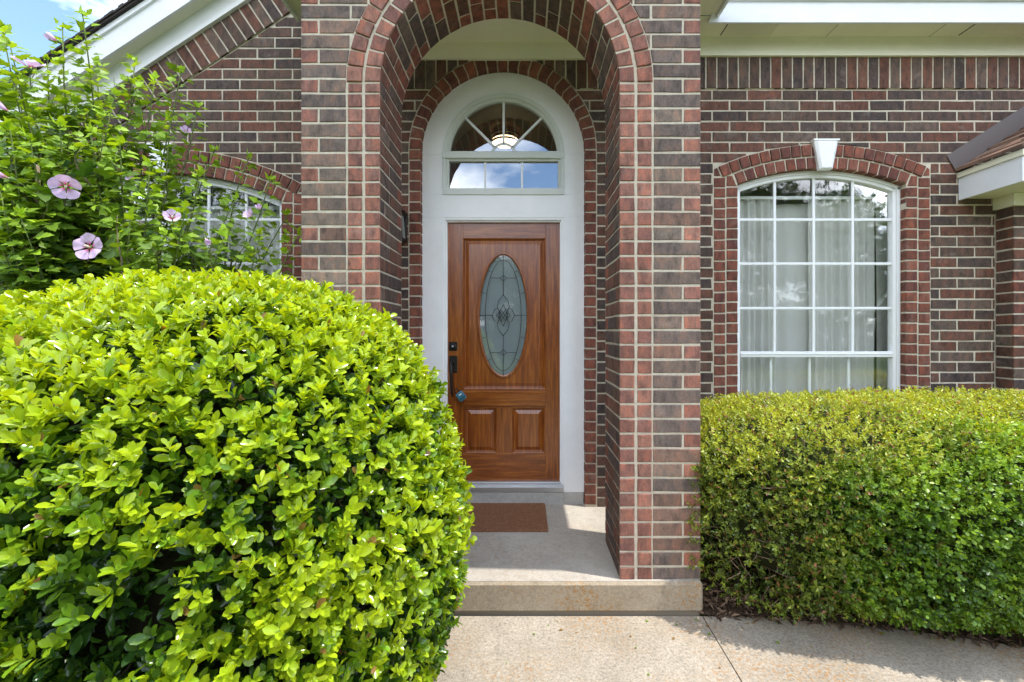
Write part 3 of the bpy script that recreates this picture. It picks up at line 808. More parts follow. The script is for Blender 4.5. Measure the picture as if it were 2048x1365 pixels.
# rails (level grain)
sb.bev(px0, px1, DD, yb2, dz(477), Z1, .0015, 1); sb.bev(px0, px1, DD, yb2, Z0, dz(906), .0015, 1); sb.bev(px0, px1, DD, yb2, dz(816), dz(779), .001, 1)
door = sb.build('door', [M_WOODV, M_WOODH], house)
lrl = MB(); lrl.bev(px0-.002, px1+.002, DD-.010, DD+.01, dz(813), dz(786), .005); lrl.bev(px0-.004, px1+.004, DD-.014, DD+.01, dz(787), dz(783), .003)
lrl.build('lock_rail', M_WOODH, door)
def panel(mb, x0, x1, z0, z1, oval=None):
    prof = [(0, 0), (.003, -.005), (.007, -.003), (.012, .006), (.016, .011), (.020, .012), (.045, .003), (.048, .0015)]
    rings = [[(x0+d, DD+y, z0+d), (x1-d, DD+y, z0+d), (x1-d, DD+y, z1-d), (x0+d, DD+y, z1-d)] for d, y in prof]
    vs = [p for r in rings for p in r]; fs = []
    for i in range(len(prof)-1):
        for j in range(4): fs.append((i*4+j, i*4+(j+1) % 4, (i+1)*4+(j+1) % 4, (i+1)*4+j))
    mb.add(vs, fs)
    d = prof[-1][0]; y = DD+prof[-1][1]
    if not oval: mb.add(rings[-1], [(0, 1, 2, 3)]); return
    cx, cz, a, b = oval; n = 64; inn = []; ou = []
    for i in range(n):
        t = 2*pi*(i+.5)/n; c, s_ = cos(t), sin(t)
        inn.append((cx+a*c, y, cz+b*s_))
        hw, hh = (x1-x0)/2-d, (z1-z0)/2-d; mxx, mzz = (x0+x1)/2, (z0+z1)/2
        k = 1/max(abs(c)/hw, abs(s_)/hh); ou.append((mxx+c*k, y, mzz+s_*k))
    mb.add(inn+ou, [(i, (i+1) % n, n+(i+1) % n, n+i) for i in range(n)])
    # fill the four corners missed by the rays
    cs = [(x0+d, y, z0+d), (x1-d, y, z0+d), (x1-d, y, z1-d), (x0+d, y, z1-d)]
    for c in cs:
        same = sorted(range(n), key=lambda i: (ou[i][0]-c[0])**2+(ou[i][2]-c[2])**2)
        ux = min((i for i in range(n) if abs(ou[i][0]-c[0]) < 1e-6), key=lambda i: abs(ou[i][2]-c[2]))
        uz = min((i for i in range(n) if abs(ou[i][2]-c[2]) < 1e-6), key=lambda i: abs(ou[i][0]-c[0]))
        mb.add([c, ou[ux], ou[uz]], [(0, 1, 2)])
ocx, ocz = dx(1006.5), dz(631); oa, ob = 50.5/F*DD, 123.5/F*DD
for i, (a, b, c, d) in enumerate(panel_holes):
    mb = MB(); panel(mb, a, b, c, d, (ocx, ocz, oa, ob) if i == 0 else None); mb.build('panel', M_WOODV, door)
# oval moulding
om = MB(); n = 72; prof = [(-.004, .012), (0., -.004), (.004, -.015), (.010, -.017), (.014, -.009), (.017, -.012), (.022, -.008), (.025, .003)]
vs = []
for i in range(n):
    t = 2*pi*i/n
    for d, y in prof: vs.append((ocx+(oa-.012+d)*cos(t), DD+y, ocz+(ob-.012+d)*sin(t)))
m_ = len(prof)
om.add(vs, [(i*m_+j, ((i+1) % n)*m_+j, ((i+1) % n)*m_+j+1, i*m_+j+1) for i in range(n) for j in range(m_-1)], 0, smooth=True)
om.build('oval_moulding', M_WOODV, door)
gl = MB(); gl.add([(ocx+(oa-.012)*cos(2*pi*i/n), DD+.004, ocz+(ob-.012)*sin(2*pi*i/n)) for i in range(n)], [tuple(range(n))])
glass = gl.build('oval_glass', M_GLASSD, door)
ld = MB(); A_, B_ = oa-.013, ob-.013; yl = DD+.002
def came(pts, r=.0019): ld.tube([(ocx+u*A_, yl, ocz+v*B_) for u, v in pts], r*1.45, 5)
came([(.76*cos(t), .92*sin(t)) for t in np.linspace(0, 2*pi, 49)])
came([(0, 1), (0, .34)]); came([(0, -.34), (0, -1)]); came([(-1, 0), (-.48, 0)]); came([(.48, 0), (1, 0)])
for s_ in (1, -1):
    z_ = .62*s_
    came([(-.56, z_), (-.14, z_), (0, z_+.05)], .0016); came([(.56, z_), (.14, z_), (0, z_+.05)], .0016)
    came([(-.14, z_), (0, z_-.05), (.14, z_)], .0016)
    for k in (-1, 1):
        came([(k*.74, .36*s_), (k*.9, .38*s_)], .0015); came([(k*.52, .72*s_), (k*.66, .76*s_)], .0015)
        came([(0, .34*s_), (k*.20, .24*s_), (k*.26, .14*s_), (k*.12, .02*s_)], .0018)
        came([(k*.48, 0), (k*.36, .10*s_), (k*.24, .12*s_), (0, -.04*s_), (k*-.12, -.10*s_)], .0018)
        came([(k*.12, -.06*s_), (k*.22, .06*s_)], .0016); came([(0, .18*s_), (k*.16, .05*s_), (k*.30, .0)], .0016)
ld.build('leading', M_LEAD, glass)
# opaque pane for the textured glass; its blue-grey tone stands in for reflections
bk = MB(); bk.add([(ocx+(oa-.005)*cos(2*pi*i/n), DD+.038, ocz+(ob-.005)*sin(2*pi*i/n)) for i in range(n)], [tuple(range(n))])
bk.build('inner_pane', mat('obscure_glass_reflection', (.27, .31, .33), .3, .5)[0], glass)
# hardware
hw = MB(); hx = dx(906.5); hw.bev(hx-.033, hx+.033, DD-.010, DD+.002, dz(702), dz(684), .004)
hw.tube([(hx, DD-.009, dz(693)), (hx, DD-.026, dz(693))], .024, 20); hw.tube([(hx, DD-.025, dz(693)), (hx, DD-.032, dz(693))], .017, 20)
db = hw.build('deadbolt', M_BRONZE, door)
kh = MB(); kh.tube([(hx, DD-.031, dz(693)), (hx, DD-.0335, dz(693))], .008, 12); kh.build('keyhole', M_ALU, db)
hh = MB(); hh.bev(hx-.032, hx+.034, DD-.010, DD+.002, dz(746), dz(712), .004)
hh.bev(hx-.020, hx+.024, DD-.014, DD-.009, dz(742), dz(716), .003)
hh.tube([(hx-.004, DD-.01, dz(724)), (hx-.004, DD-.05, dz(725)), (hx-.004, DD-.075, dz(733)), (hx-.004, DD-.078, dz(745)), (hx-.004, DD-.070, dz(765)), (hx-.004, DD-.05, dz(785)), (hx-.004, DD-.01, dz(792))], [.010, .010, .011, .012, .012, .010, .008], 10)
hh.bev(hx-.018, hx+.012, DD-.05, DD-.012, dz(726), dz(722), .003)
hh.build('handle', M_BRONZE, door)
# lockbox hanging from the handle
M_TEAL = mat('teal_plastic', (.035, .16, .23), .35)[0]
lb = thing('key_lockbox', 'small teal key lockbox hanging from the door handle', 'lockbox', (dx(925), DD-.075, dz(790)))
bx = MB(); bx.bev(-.030, .030, -.02, .02, -.036, .036, .008); ob_ = bx.build('case', M_TEAL); ob_.parent = lb; ob_.rotation_euler = (0, radians(-38), 0)
b2 = MB(); b2.bev(-.031, .031, -.024, -.019, -.022, -.008, .002); o2 = b2.build('dial_cover', mat('teal_dark', (.02, .09, .13), .4)[0]); o2.parent = lb; o2.rotation_euler = (0, radians(-38), 0)
b4 = MB(); b4.bev(-.006, .018, -.0225, -.0195, .010, .020, .001); o4 = b4.build('sticker', mat('label_white', (.7, .72, .74), .5)[0]); o4.parent = lb; o4.rotation_euler = (0, radians(-38), 0)
b3 = MB(); b3.tube([(-.02, 0, .03), (-.021, 0, .055), (-.012, 0, .072), (.004, 0, .072), (.012, 0, .055), (.012, 0, .03)], .0045, 8); o3 = b3.build('shackle', M_BRONZE); o3.parent = lb; o3.rotation_euler = (0, radians(-38), 0)

# threshold
th = MB(); zt0 = PZ(979, DF-.02)
th.bev(ox0+.002, ox1-.002, DF-.03, DD+.06, zt0-.02, zt0+.022, .004); th.bev(ox0+.002, ox1-.002, DF-.012, DD+.06, zt0+.02, zt0+.032, .003); th.bev(ox0+.004, ox1-.004, DF+.02, DD+.05, zt0+.031, zt0+.042, .003)
th.build('threshold', M_ALU, house)
rs = MB(); rs.bev(x0f-.0, x1f-.002, DF-.005, DD+.1, ZF-.02, zb_f-.002, .006); rs.bev(ox0-.0, ox1+.001, DF-.022, DF-.004, ZF-.02, zt0-.021, .006)
rs.build('door_sill', M_SILL, house)

# mat
dm = thing('doormat', 'plain brown coir doormat in front of the wooden door', 'doormat', (-.16, 3.15, ZF))
mx0, mx1, my0, my1 = -.545, .165, PX(0, 1)*0+1.36*F/(1066-VY), 1.36*F/(1004-VY)
mm = MB(); nx, ny = 60, 40
mm.bev(mx0, mx1, my0, my1, ZF+.002, ZF+.016, .004, col=(.21, .095, .05))
mo = mm.build('mat_backing', M_VC); mo.parent = dm; mo.location = -dm.location

# interior ceiling lamp in the foyer
lx, ly, lz_ = PX(1010, 4.35), 4.35, PZ(285, 4.35)
cl = thing('ceiling_lamp', 'lit round flush ceiling lamp seen through the transom window', 'lamp', (lx, ly, lz_+.13))
M_LAMP = bpy.data.materials.new('lamp_glass'); M_LAMP.use_nodes = True; e = M_LAMP.node_tree.nodes['Principled BSDF']
e.inputs['Emission Color'].default_value = (1, .72, .42, 1); e.inputs['Emission Strength'].default_value = 2.2; e.inputs['Base Color'].default_value = (.8, .7, .55, 1)
def lathe(mb, cx, cy, prof, n=40, mat_=0, col=(1, 1, 1)):
    vs = [(cx+r*cos(2*pi*i/n), cy+r*sin(2*pi*i/n), z_) for r, z_ in prof for i in range(n)]
    fs = [(j*n+i, j*n+(i+1) % n, (j+1)*n+(i+1) % n, (j+1)*n+i) for j in range(len(prof)-1) for i in range(n)]
    mb.add(vs, fs, mat_, col, True)
def par0(o, t): o.parent = t; o.location = -t.location; return o
g = MB(); lathe(g, lx, ly, [(.001, lz_-.045), (.06, lz_-.04), (.10, lz_-.022), (.128, lz_), (.128, lz_+.018)]); par0(g.build('glass_shade', M_LAMP), cl)
g = MB(); lathe(g, lx, ly, [(.125, lz_-.012), (.14, lz_-.012), (.14, lz_), (.125, lz_)]); lathe(g, lx, ly, [(.13, lz_+.045), (.16, lz_+.045), (.16, lz_+.055), (.13, lz_+.055)]); lathe(g, lx, ly, [(.12, lz_+.018), (.12, lz_+.10), (.02, lz_+.13)])
for i in range(4): a = pi/4+i*pi/2; g.tube([(lx+.135*cos(a), ly+.135*sin(a), lz_-.01), (lx+.135*cos(a), ly+.135*sin(a), lz_+.06)], .004, 6)
par0(g.build('lamp_ring', M_BRONZE), cl)
cc = MB(); cc.box(-1.44, 1.19, DW+.13, 7.4, lz_+.13, lz_+.16); cc.build('foyer_ceiling', m_paint('ceiling_paint', (.42, .34, .24), .05), house)

# wall lantern on the left inside the porch
wl = thing('wall_lantern', 'dark bronze wall lantern with clear glass inside the porch', 'lantern', (-.90, DW-.12, 2.3))
lxx, lyy = -.955, DW-.12; zt_, zb_ = PZ(416, 3.26), PZ(486, 3.26)
g = MB()
def frus(mb, cx, cy, r0, z0, r1, z1):
    vs = [(cx-r0, cy-r0, z0), (cx+r0, cy-r0, z0), (cx+r0, cy+r0, z0), (cx-r0, cy+r0, z0), (cx-r1, cy-r1, z1), (cx+r1, cy-r1, z1), (cx+r1, cy+r1, z1), (cx-r1, cy+r1, z1)]
    mb.add(vs, [(0, 3, 2, 1), (4, 5, 6, 7), (0, 1, 5, 4), (1, 2, 6, 5), (2, 3, 7, 6), (3, 0, 4, 7)])
frus(g, lxx, lyy, .075, zt_-.04, .02, zt_); frus(g, lxx, lyy, .045, zt_-.06, .07, zt_-.04); g.bev(lxx-.05, lxx+.05, lyy+.08, DW-.001, zb_+.03, zt_-.02)
g.tube([(lxx, lyy, zt_), (lxx, lyy, zt_+.02)], .012, 8); par0(g.build('cap', M_BRONZE), wl)
g = MB(); frus(g, lxx, lyy, .03, zb_-.0, .062, zb_+.028); g.tube([(lxx, lyy+.05, zb_+.02), (lxx, DW-.01, zb_+.05)], .01, 6)
for sx in (-1, 1):
    for sy in (-1, 1): g.tube([(lxx+sx*.058, lyy+sy*.058, zb_+.02), (lxx+sx*.045, lyy+sy*.045, zt_-.05)], .004, 5)
par0(g.build('cage', M_BRONZE), wl)
g = MB(); frus(g, lxx, lyy, .054, zb_+.03, .043, zt_-.06); par0(g.build('lantern_glass', mat('frosted_glass', (.30, .32, .31), .15, .6)[0]), wl)

# ------------------------------------------------------------------ right hand low roof and brick return
rw = MB(); XB = 3.66; YB = 3.25
fmS = (lambda u, v, w_: (XB-w_, u, v)); fmF = (lambda u, v, w_: (u, YB-w_, v))
zz = 2.49; k = 0
while zz > .1:
    z0, z1 = zz-PITCH+JT/2, zz-JT/2
    brick(rw, [(DW-.004, z0), (YB+.006, z0), (YB+.006, z1), (DW-.004, z1)], fmS, pick(PAL_FIELD))
    x = XB+.001-(BL/2 if k % 2 else 0)
    while x < 6:
        a = max(x, XB+.001); brick(rw, rect(a+(.004 if a > XB+.01 else 0), x+BL-JT/2-.004, z0, z1), fmF, pick(PAL_REDD if random.random() < .35 else PAL_FIELD)); x += BL
    zz -= PITCH; k += 1
rw.add([fmS(DW, .1, -.004), fmS(YB+.004, .1, -.004), fmS(YB+.004, 2.49, -.004), fmS(DW, 2.49, -.004)], [(0, 1, 2, 3)], 1)
rw.add([fmF(XB+.004, .1, -.004), fmF(6, .1, -.004), fmF(6, 2.49, -.004), fmF(XB+.004, 2.49, -.004)], [(0, 1, 2, 3)], 1)
wing = rw.build('side_wall', BM, house, fix=False); wing['label'] = 'brick return under the low shingled roof'
wf = MB(); wf.box(XB-.02, 6, YB-.02, DW-.001, 2.485, 2.575); wf.build('frieze_board', M_CREAM, house)
EX = 3.375; EY = 2.945; EZ = 2.565
wo = MB(); wo.box(EX+.018, 6, EY+.018, DW-.002, EZ+.012, EZ+.024); wo.build('soffit', M_CREAM, house)
we = MB(); we.box(EX, EX+.018, EY, DW-.001, EZ, EZ+.17); we.box(EX+.0181, 6, EY, EY+.018, EZ, EZ+.17)
we.box(EX-.014, EX, EY-.014, DW-.001, EZ+.172, EZ+.212, 1); we.box(EX+.0001, 6, EY-.014, EY+.01, EZ+.1722, EZ+.212, 1)
we.build('fascia_board', [M_WHITEH, M_CREAM], house)
PS = .64
wr = MB()
def sroof(x): return EZ+.222+PS*(x-EX+.03)
zst = EX-.035; i = 0
rr = random.Random(3)
while zst < 6:
    y = EY-.03; 
    while y < DW-.01:
        wd_ = rr.uniform(.10, .22); y1 = min(y+wd_, DW-.01); h_ = .010+rr.choice((0, .006, .012)); st_ = zst-rr.choice((0, 0, .012))
        e_ = zst+.14; col = shade(rr.choice([(.17, .10, .07), (.21, .13, .09), (.12, .075, .055), (.25, .16, .115)]), rr.uniform(.85, 1.1))
        vs = [(st_, y, sroof(st_)), (st_, y1-.002, sroof(st_)), (e_, y1-.002, sroof(e_)-.008), (e_, y, sroof(e_)-.008), (st_, y, sroof(st_)+h_), (st_, y1-.002, sroof(st_)+h_), (e_, y1-.002, sroof(e_)), (e_, y, sroof(e_))]
        wr.add(vs, [(4, 5, 6, 7), (0, 1, 5, 4), (0, 4, 7, 3), (1, 2, 6, 5)], 0, col); y = y1
    zst += .125
wroof = wr.build('low_roof', M_SH, house)
fl = MB(); fx0 = 3.278
M_FLASH = mat('painted_flashing', (.115, .095, .088), .45, .4, .2)[0]
n_ = 20
for i in range(n_):
    a = fx0+(6-fx0)*i/n_; b = fx0+(6-fx0)*(i+1)/n_
    za, zb_2 = 2.91+PS*(a-fx0), 2.91+PS*(b-fx0)
    dxl = .075
    fl.add([(a, DW-.006, za), (b, DW-.006, zb_2), (b+dxl, DW-.012, zb_2-.135+PS*0), (a+dxl, DW-.012, za-.135), (b+dxl, DW-.10, zb_2-.135), (a+dxl, DW-.10, za-.135)], [(0, 1, 2, 3), (3, 2, 4, 5)])
fl.build('flashing', M_FLASH, wroof, fix=False)

# ------------------------------------------------------------------ ground, walk, step, beds
gr = MB()
gr.add([(-80, -80, -.03), (80, -80, -.03), (80, 80, -.03), (-80, 80, -.03)], [(0, 1, 2, 3)])
M_LAWN, n, b = mat('lawn', rough=.9, spec=.1)
n.links.new(ramp(n, noise(n, 3, 8, .7), [(.3, (.045, .095, .015)), (.7, (.11, .17, .03))]), b.inputs['Base Color']); bump(n, b, noise(n, 60, 4, .8), 1, .03)
tag(gr.build('ground', M_LAWN, fix=False), kind='structure')
wk = MB(); XJ = .968
def slab(mb, poly, z, t=.09):
    n = len(poly); vs = [(x, y, z) for x, y in poly]+[(x, y, z-t) for x, y in poly]
    mb.add(vs, [tuple(range(n))]+[(i, n+i, n+(i+1) % n, (i+1) % n) for i in range(n)])
slab(wk, [(-.95, -.9), (.9045, -.9), (XJ-.0028, 2.36), (-1.0, 2.36)], 0)
slab(wk, [(.910, -.9), (4.5, -.9), (4.5, 1.75), (3.2, 1.98), (2.45, 2.13), (1.9, 2.27), (1.3, 2.345), (XJ+.0028, 2.36)], 0)
wk.add([(-1, -.9, -.006), (4.5, -.9, -.006), (4.5, 1.7, -.006), (-1, 1.7, -.006)], [(0, 1, 2, 3)], 1)
wk.add([(-1, 1.7, -.006), (1.2, 1.7, -.006), (1.2, 2.355, -.006), (-1, 2.355, -.006)], [(0, 1, 2, 3)], 1)
tag(wk.build('walkway', [M_WALK, mat('joint_dirt', (.09, .07, .045), .95)[0]]), kind='structure')
SF = 2.358
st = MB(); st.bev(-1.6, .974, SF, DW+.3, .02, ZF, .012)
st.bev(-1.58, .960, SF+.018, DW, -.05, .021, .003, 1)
tag(st.build('porch_floor', [M_STEPF, mat('shadow_gap', (.22, .18, .13), .95)[0]]), kind='structure')
sp = MB(); sp.box(-1.6, .962, SF+.014, DW+.2, ZF-.01, ZF+.003); tag(sp.build('porch_slab_top', M_STEP), kind='structure')

def grid_bed(name, x0, x1, y0, y1, nx, ny, zf, m_, front=None):
    vs = []
    for j in range(ny+1):
        for i in range(nx+1):
            x = x0+(x1-x0)*i/nx; yf = front(x) if front else y0
            y = yf+(y1-yf)*j/ny; vs.append((x, y, zf(x, y)+random.uniform(-.008, .008)))
    mb = MB(); mb.add(vs, [(j*(nx+1)+i, j*(nx+1)+i+1, (j+1)*(nx+1)+i+1, (j+1)*(nx+1)+i) for j in range(ny) for i in range(nx)], smooth=True)
    return mb.build(name, m_, fix=False)
def m_soil():
    m, n, b = mat('mulch_soil', rough=.95, spec=.1)
    c = ramp(n, noise(n, 45, 6, .8), [(.3, (.035, .022, .015)), (.55, (.10, .065, .045)), (.8, (.24, .17, .12))])
    n.links.new(c, b.inputs['Base Color']); bump(n, b, noise(n, 70, 5, .8), 1, .02); return m
M_SOIL = m_soil()
def wfront(x):
    P_ = [(.97, 2.352), (1.3, 2.335), (1.9, 2.262), (2.45, 2.12), (3.2, 1.97), (4.5, 1.74)]
    for (a, b), (c, d) in zip(P_[:-1], P_[1:]):
        if x <= c: return b+(d-b)*(x-a)/(c-a)
    return 1.74
tag(grid_bed('planting_bed', .975, 4.5, 0, 3.5, 90, 40, lambda x, y: .012+.03*min(1, (y-wfront(x))*3), M_SOIL, wfront), kind='structure')
tag(grid_bed('planting_bed', -5.5, -.96, .4, 3.5, 90, 60, lambda x, y: .01, M_SOIL), kind='structure')

# ------------------------------------------------------------------ foliage machinery
def unit(a): return a/np.maximum(np.linalg.norm(a, axis=-1, keepdims=True), 1e-9)
def cloud(name, tv, tf, pos, ax, nrm, sc, col, m_, parent=None, smooth=True, wsc=None):
    tv = np.array(tv, float); N = len(pos); k = len(tv)
    x = unit(ax); y = unit(np.cross(nrm, x)); z_ = np.cross(x, y)
    s = sc[:, None, None]; ws = np.ones(N) if wsc is None else wsc
    V = pos[:, None, :]+s*(tv[None, :, 0:1]*x[:, None, :]+ws[:, None, None]*tv[None, :, 1:2]*y[:, None, :]+tv[None, :, 2:3]*z_[:, None, :])
    V = V.reshape(-1, 3); nf = len(tf); fl = [i for f in tf for i in f]; lens = np.array([len(f) for f in tf])
    loops = (np.array(fl)[None, :]+(np.arange(N)*k)[:, None]).ravel().astype(np.int32)
    lt = np.tile(lens, N).astype(np.int32); ls_ = np.concatenate([[0], np.cumsum(lt)[:-1]]).astype(np.int32)
    me = bpy.data.meshes.new(name); me.vertices.add(len(V)); me.vertices.foreach_set('co', V.ravel().astype(np.float32))
    me.loops.add(len(loops)); me.loops.foreach_set('vertex_index', loops); me.polygons.add(len(lt)); me.polygons.foreach_set('loop_start', ls_)
    try: me.polygons.foreach_set('loop_total', lt)
    except Exception: pass
    me.update(calc_edges=True)
    me.polygons.foreach_set('use_smooth', np.full(len(lt), smooth))
    ca = me.color_attributes.new('Col', 'FLOAT_COLOR', 'POINT'); c4 = np.ones((len(V), 4), np.float32); c4[:, :3] = np.repeat(col, k, axis=0); ca.data.foreach_set('color', c4.ravel())
    me.materials.append(m_); me.update()
    o = bpy.data.objects.new(name, me); COL.objects.link(o)
    if parent is not None: o.parent = parent; o.location = -parent.location
    return o
# leaf templates (length 1 along x, upper face +z)
def leaf_tpl(ws, rows, fold=.12, curl=-.10):
    v = []; f = []
    for t, wd_ in zip(rows, ws):
        zc = curl*t*t*1.0
        if wd_ == 0: v.append((t, 0, zc))
        else: v += [(t, -wd_, zc+fold*wd_*2), (t, 0, zc), (t, wd_, zc+fold*wd_*2)]
    i = 0; idx = []
    for wd_ in ws:
        if wd_ == 0: idx.append((i, i, i)); i += 1
        else: idx.append((i, i+1, i+2)); i += 3
    for a, b in zip(idx[:-1], idx[1:]):
        for s_ in (0, 1):
            q = [a[s_], b[s_], b[s_+1], a[s_+1]]; r = []
            for x in q:
                if x not in r: r.append(x)
            f.append(tuple(r[::-1]))
    return v, f
T_HOLLY = leaf_tpl([0, .14, .23, .16, 0], [0, .25, .6, .87, 1], .22, -.12)
T_SM = leaf_tpl([0, .26, 0], [0, .5, 1], .2, -.1)
T_BOX = leaf_tpl([0, .26, .33, 0], [0, .35, .7, 1], .15, -.1)
def tpl_hib():
    half = [(0, 0), (.05, .12), (.16, .24), (.38, .44), (.40, .34), (.46, .22), (.62, .25), (.66, .19), (.78, .18), (.84, .10), (1, 0)]
    v = []; mid = [(x, 0) for x, _ in half]
    v = [(x, y, .18*y-.14*x*x) for x, y in half]+[(x, -y, .18*y-.14*x*x) for x, y in half]+[(x, 0, -.14*x*x) for x, _ in half]
    n = len(half); f = []
    for i in range(n-1):
        f.append((2*n+i, 2*n+i+1, i+1, i)); f.append((2*n+i+1, 2*n+i, n+i, n+i+1))
    return v, f
T_HIB = tpl_hib()
def rand_dirs(n): return unit(RNG.normal(size=(n, 3)))
def lerp(a, b, t): return np.array(a)[None, :]*(1-t[:, None])+np.array(b)[None, :]*t[:, None]

class Blob:
    """smooth lumpy solid: super-ellipsoid with different radii per side"""
    def __init__(s, c, rp, rn, e=2.6, lump=.05, freq=4., seed=1):
        s.c = np.array(c); s.rp = np.array(rp); s.rn = np.array(rn); s.e = e; s.l = lump
        r = np.random.default_rng(seed); s.k = r.normal(size=(6, 3))*freq; s.ph = r.uniform(0, 6.28, 6)
    def f(s, p):
        d = p-s.c; r = np.where(d > 0, s.rp, s.rn); q = (np.abs(d/r)**s.e).sum(-1)**(1/s.e)
        w_ = sum(np.sin(p@s.k[i]+s.ph[i]) for i in range(6))/6
        return q+s.l*w_*1.6
    def grad(s, p):
        h = .01; g = np.stack([s.f(p+np.eye(3)[i]*h)-s.f(p-np.eye(3)[i]*h) for i in range(3)], -1); return unit(g)
    def sample(s, n, lo, hi, ok=None):
        out = []; tot = 0; a = s.c-s.rn*1.12; b = s.c+s.rp*1.12
        while tot < n:
            p = RNG.uniform(a, b, size=(60000, 3)); v = s.f(p); m = (v > lo) & (v < hi) & (p[:, 2] > .03)
            if ok is not None: m &= ok(p)
            p = p[m]; out.append(p); tot += len(p)
        return np.concatenate(out)[:n]
def sprigs(pos, ax, n_leaf, Ls, spread, leaf_len, jitter=.25, along=.04):
    """leaves set round each shoot; returns arrays"""
    N = len(pos); ax = unit(ax); ref = rand_dirs(N); a = unit(np.cross(ax, ref)); b = np.cross(ax, a)
    k = np.arange(n_leaf); ang = k[None, :]*2.4+RNG.uniform(0, 6.28, (N, 1))+RNG.normal(0, .25, (N, n_leaf))
    til = spread[0]+(spread[1]-spread[0])*RNG.random((N, n_leaf))*(1-.45*k[None, :]/n_leaf)
    rad = a[:, None, :]*np.cos(ang)[..., None]+b[:, None, :]*np.sin(ang)[..., None]
    d = ax[:, None, :]*np.cos(til)[..., None]+rad*np.sin(til)[..., None]
    nr = ax[:, None, :]-d*(ax[:, None, :]*d).sum(-1, keepdims=True)+RNG.normal(0, jitter, (N, n_leaf, 3))
    p = pos[:, None, :]+ax[:, None, :]*(along*(k[None, :, None]/n_leaf))*Ls[:, None, None]
    sc = leaf_len*RNG.uniform(.7, 1.15, (N, n_leaf))*Ls[:, None]*(1-.25*(k[None, :]/n_leaf))
    return p.reshape(-1, 3), d.reshape(-1, 3), nr.reshape(-1, 3), sc.ravel(), np.repeat(np.arange(N), n_leaf)
def blob_mesh(bl, lvl, parent, m_, name, col, zmin=.02, nu=64, nv=40):
    vs = []; 
    for j in range(nv+1):
        th_ = pi*j/nv
        for i in range(nu):
            ph = 2*pi*i/nu; d = np.array([sin(th_)*cos(ph), sin(th_)*sin(ph), cos(th_)])
            lo, hi = 0., 3.
            for _ in range(16):
                m = (lo+hi)/2
                if bl.f((bl.c+d*m)[None])[0] < lvl: lo = m
                else: hi = m
            p = bl.c+d*lo; p[2] = max(p[2], zmin); vs.append(tuple(p))
    mb = MB(); mb.add(vs, [(j*nu+i, j*nu+(i+1) % nu, (j+1)*nu+(i+1) % nu, (j+1)*nu+i) for j in range(nv) for i in range(nu)], 0, col, True)
    o = mb.build(name, m_, fix=False); o.parent = parent; o.location = -parent.location; return o
def twigs(bl, n, parent, name, r=.003, lo=.55, hi=.95, col=(.11, .075, .05), L_=.25):
    p = bl.sample(n, lo, hi); g = bl.grad(p); mb = MB()
    for i in range(n):
        d = unit(g[i]*.8+RNG.normal(size=3)*.5+np.array([0, 0, .5])); l = L_*RNG.uniform(.5, 1.3)
        q = p[i]-d*l*.7; m2 = p[i]-d*l*.3+RNG.normal(size=3)*.012
        mb.tube([q, m2, p[i]+d*l*.2], [r*1.5, r*1.2, r*.6], 4, col=shade(col, RNG.uniform(.6, 1.5)))
    o = mb.build(name, M_BARK, fix=False); o.parent = parent; o.location = -parent.location; return o

# ------------------------------------------------------------------ holly bush, left foreground
hc = (-1.22, 1.76, .85)
HB = Blob(hc, (.945, .62, .855), (1.02, .90, 1.30), 2.25, .05, 3.2, 4)
hl = thing('holly_bush', 'large clipped round bush with glossy bright yellow green leaves left of the step', 'bush', (-1.45, 1.78, 0))
def vis(p): return (p[:, 1] < 2.36+1.0*(p[:, 0] < -1.3))
blob_mesh(HB, .80, hl, m_vc('inner_shade', .95, .1, 30), 'shade_core', (.030, .026, .014))  # solid dark lump, coloured as the shaded inside of the bush
NSH = 14500
p = HB.sample(NSH, .895, 1.015, vis); g = HB.grad(p); fv = HB.f(p)
lum = np.sin(p@np.array([7.1, 5.3, 6.2])+1)*.5+np.sin(p@np.array([-13., 9., 11.]))*.5
gap = np.sin(p@np.array([5.2, -7.7, 9.1])+2)+np.sin(p@np.array([-9.1, 3.7, 6.1])+.5)+.8*np.sin(p@np.array([15., 11., -13.]))
keep = (gap > -1.9) | (g[:, 2] > .62)
p, g, fv, lum = p[keep], g[keep], fv[keep], lum[keep]
ax = g*.75+np.array([0, 0, .55])+RNG.normal(0, .33, p.shape)
Ls = RNG.uniform(.75, 1.2, len(p))
P_, D_, N_, S_, I_ = sprigs(p, ax, 8, Ls, (.40, 1.15), .0365, .22, .038)
patch = np.sin(p@np.array([3.1, 2.3, -4.2])+.7)*np.sin(p@np.array([-2.7, 4.1, 3.3])+2.)
young_lit = np.clip(.0+(fv-.90)/.10*.8+.28*lum+.25*patch+RNG.normal(0, .25, len(p))+.45*g[:, 2], 0, 1)  # new growth, plus upward faces coloured brighter as if sunlit
yy_ = np.clip(young_lit[I_]+RNG.normal(0, .12, len(I_)), 0, 1)
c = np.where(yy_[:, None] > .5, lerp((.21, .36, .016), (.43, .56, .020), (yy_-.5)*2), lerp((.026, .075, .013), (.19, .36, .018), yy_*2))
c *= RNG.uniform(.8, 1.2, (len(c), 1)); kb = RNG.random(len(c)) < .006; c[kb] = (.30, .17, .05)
S_ = S_*np.clip(RNG.normal(1, .16, len(S_)), .55, 1.5)
cloud('foliage', *T_HOLLY, P_, D_, N_, S_, c, M_HOLLY, hl, wsc=RNG.uniform(.85, 1.3, len(P_)))
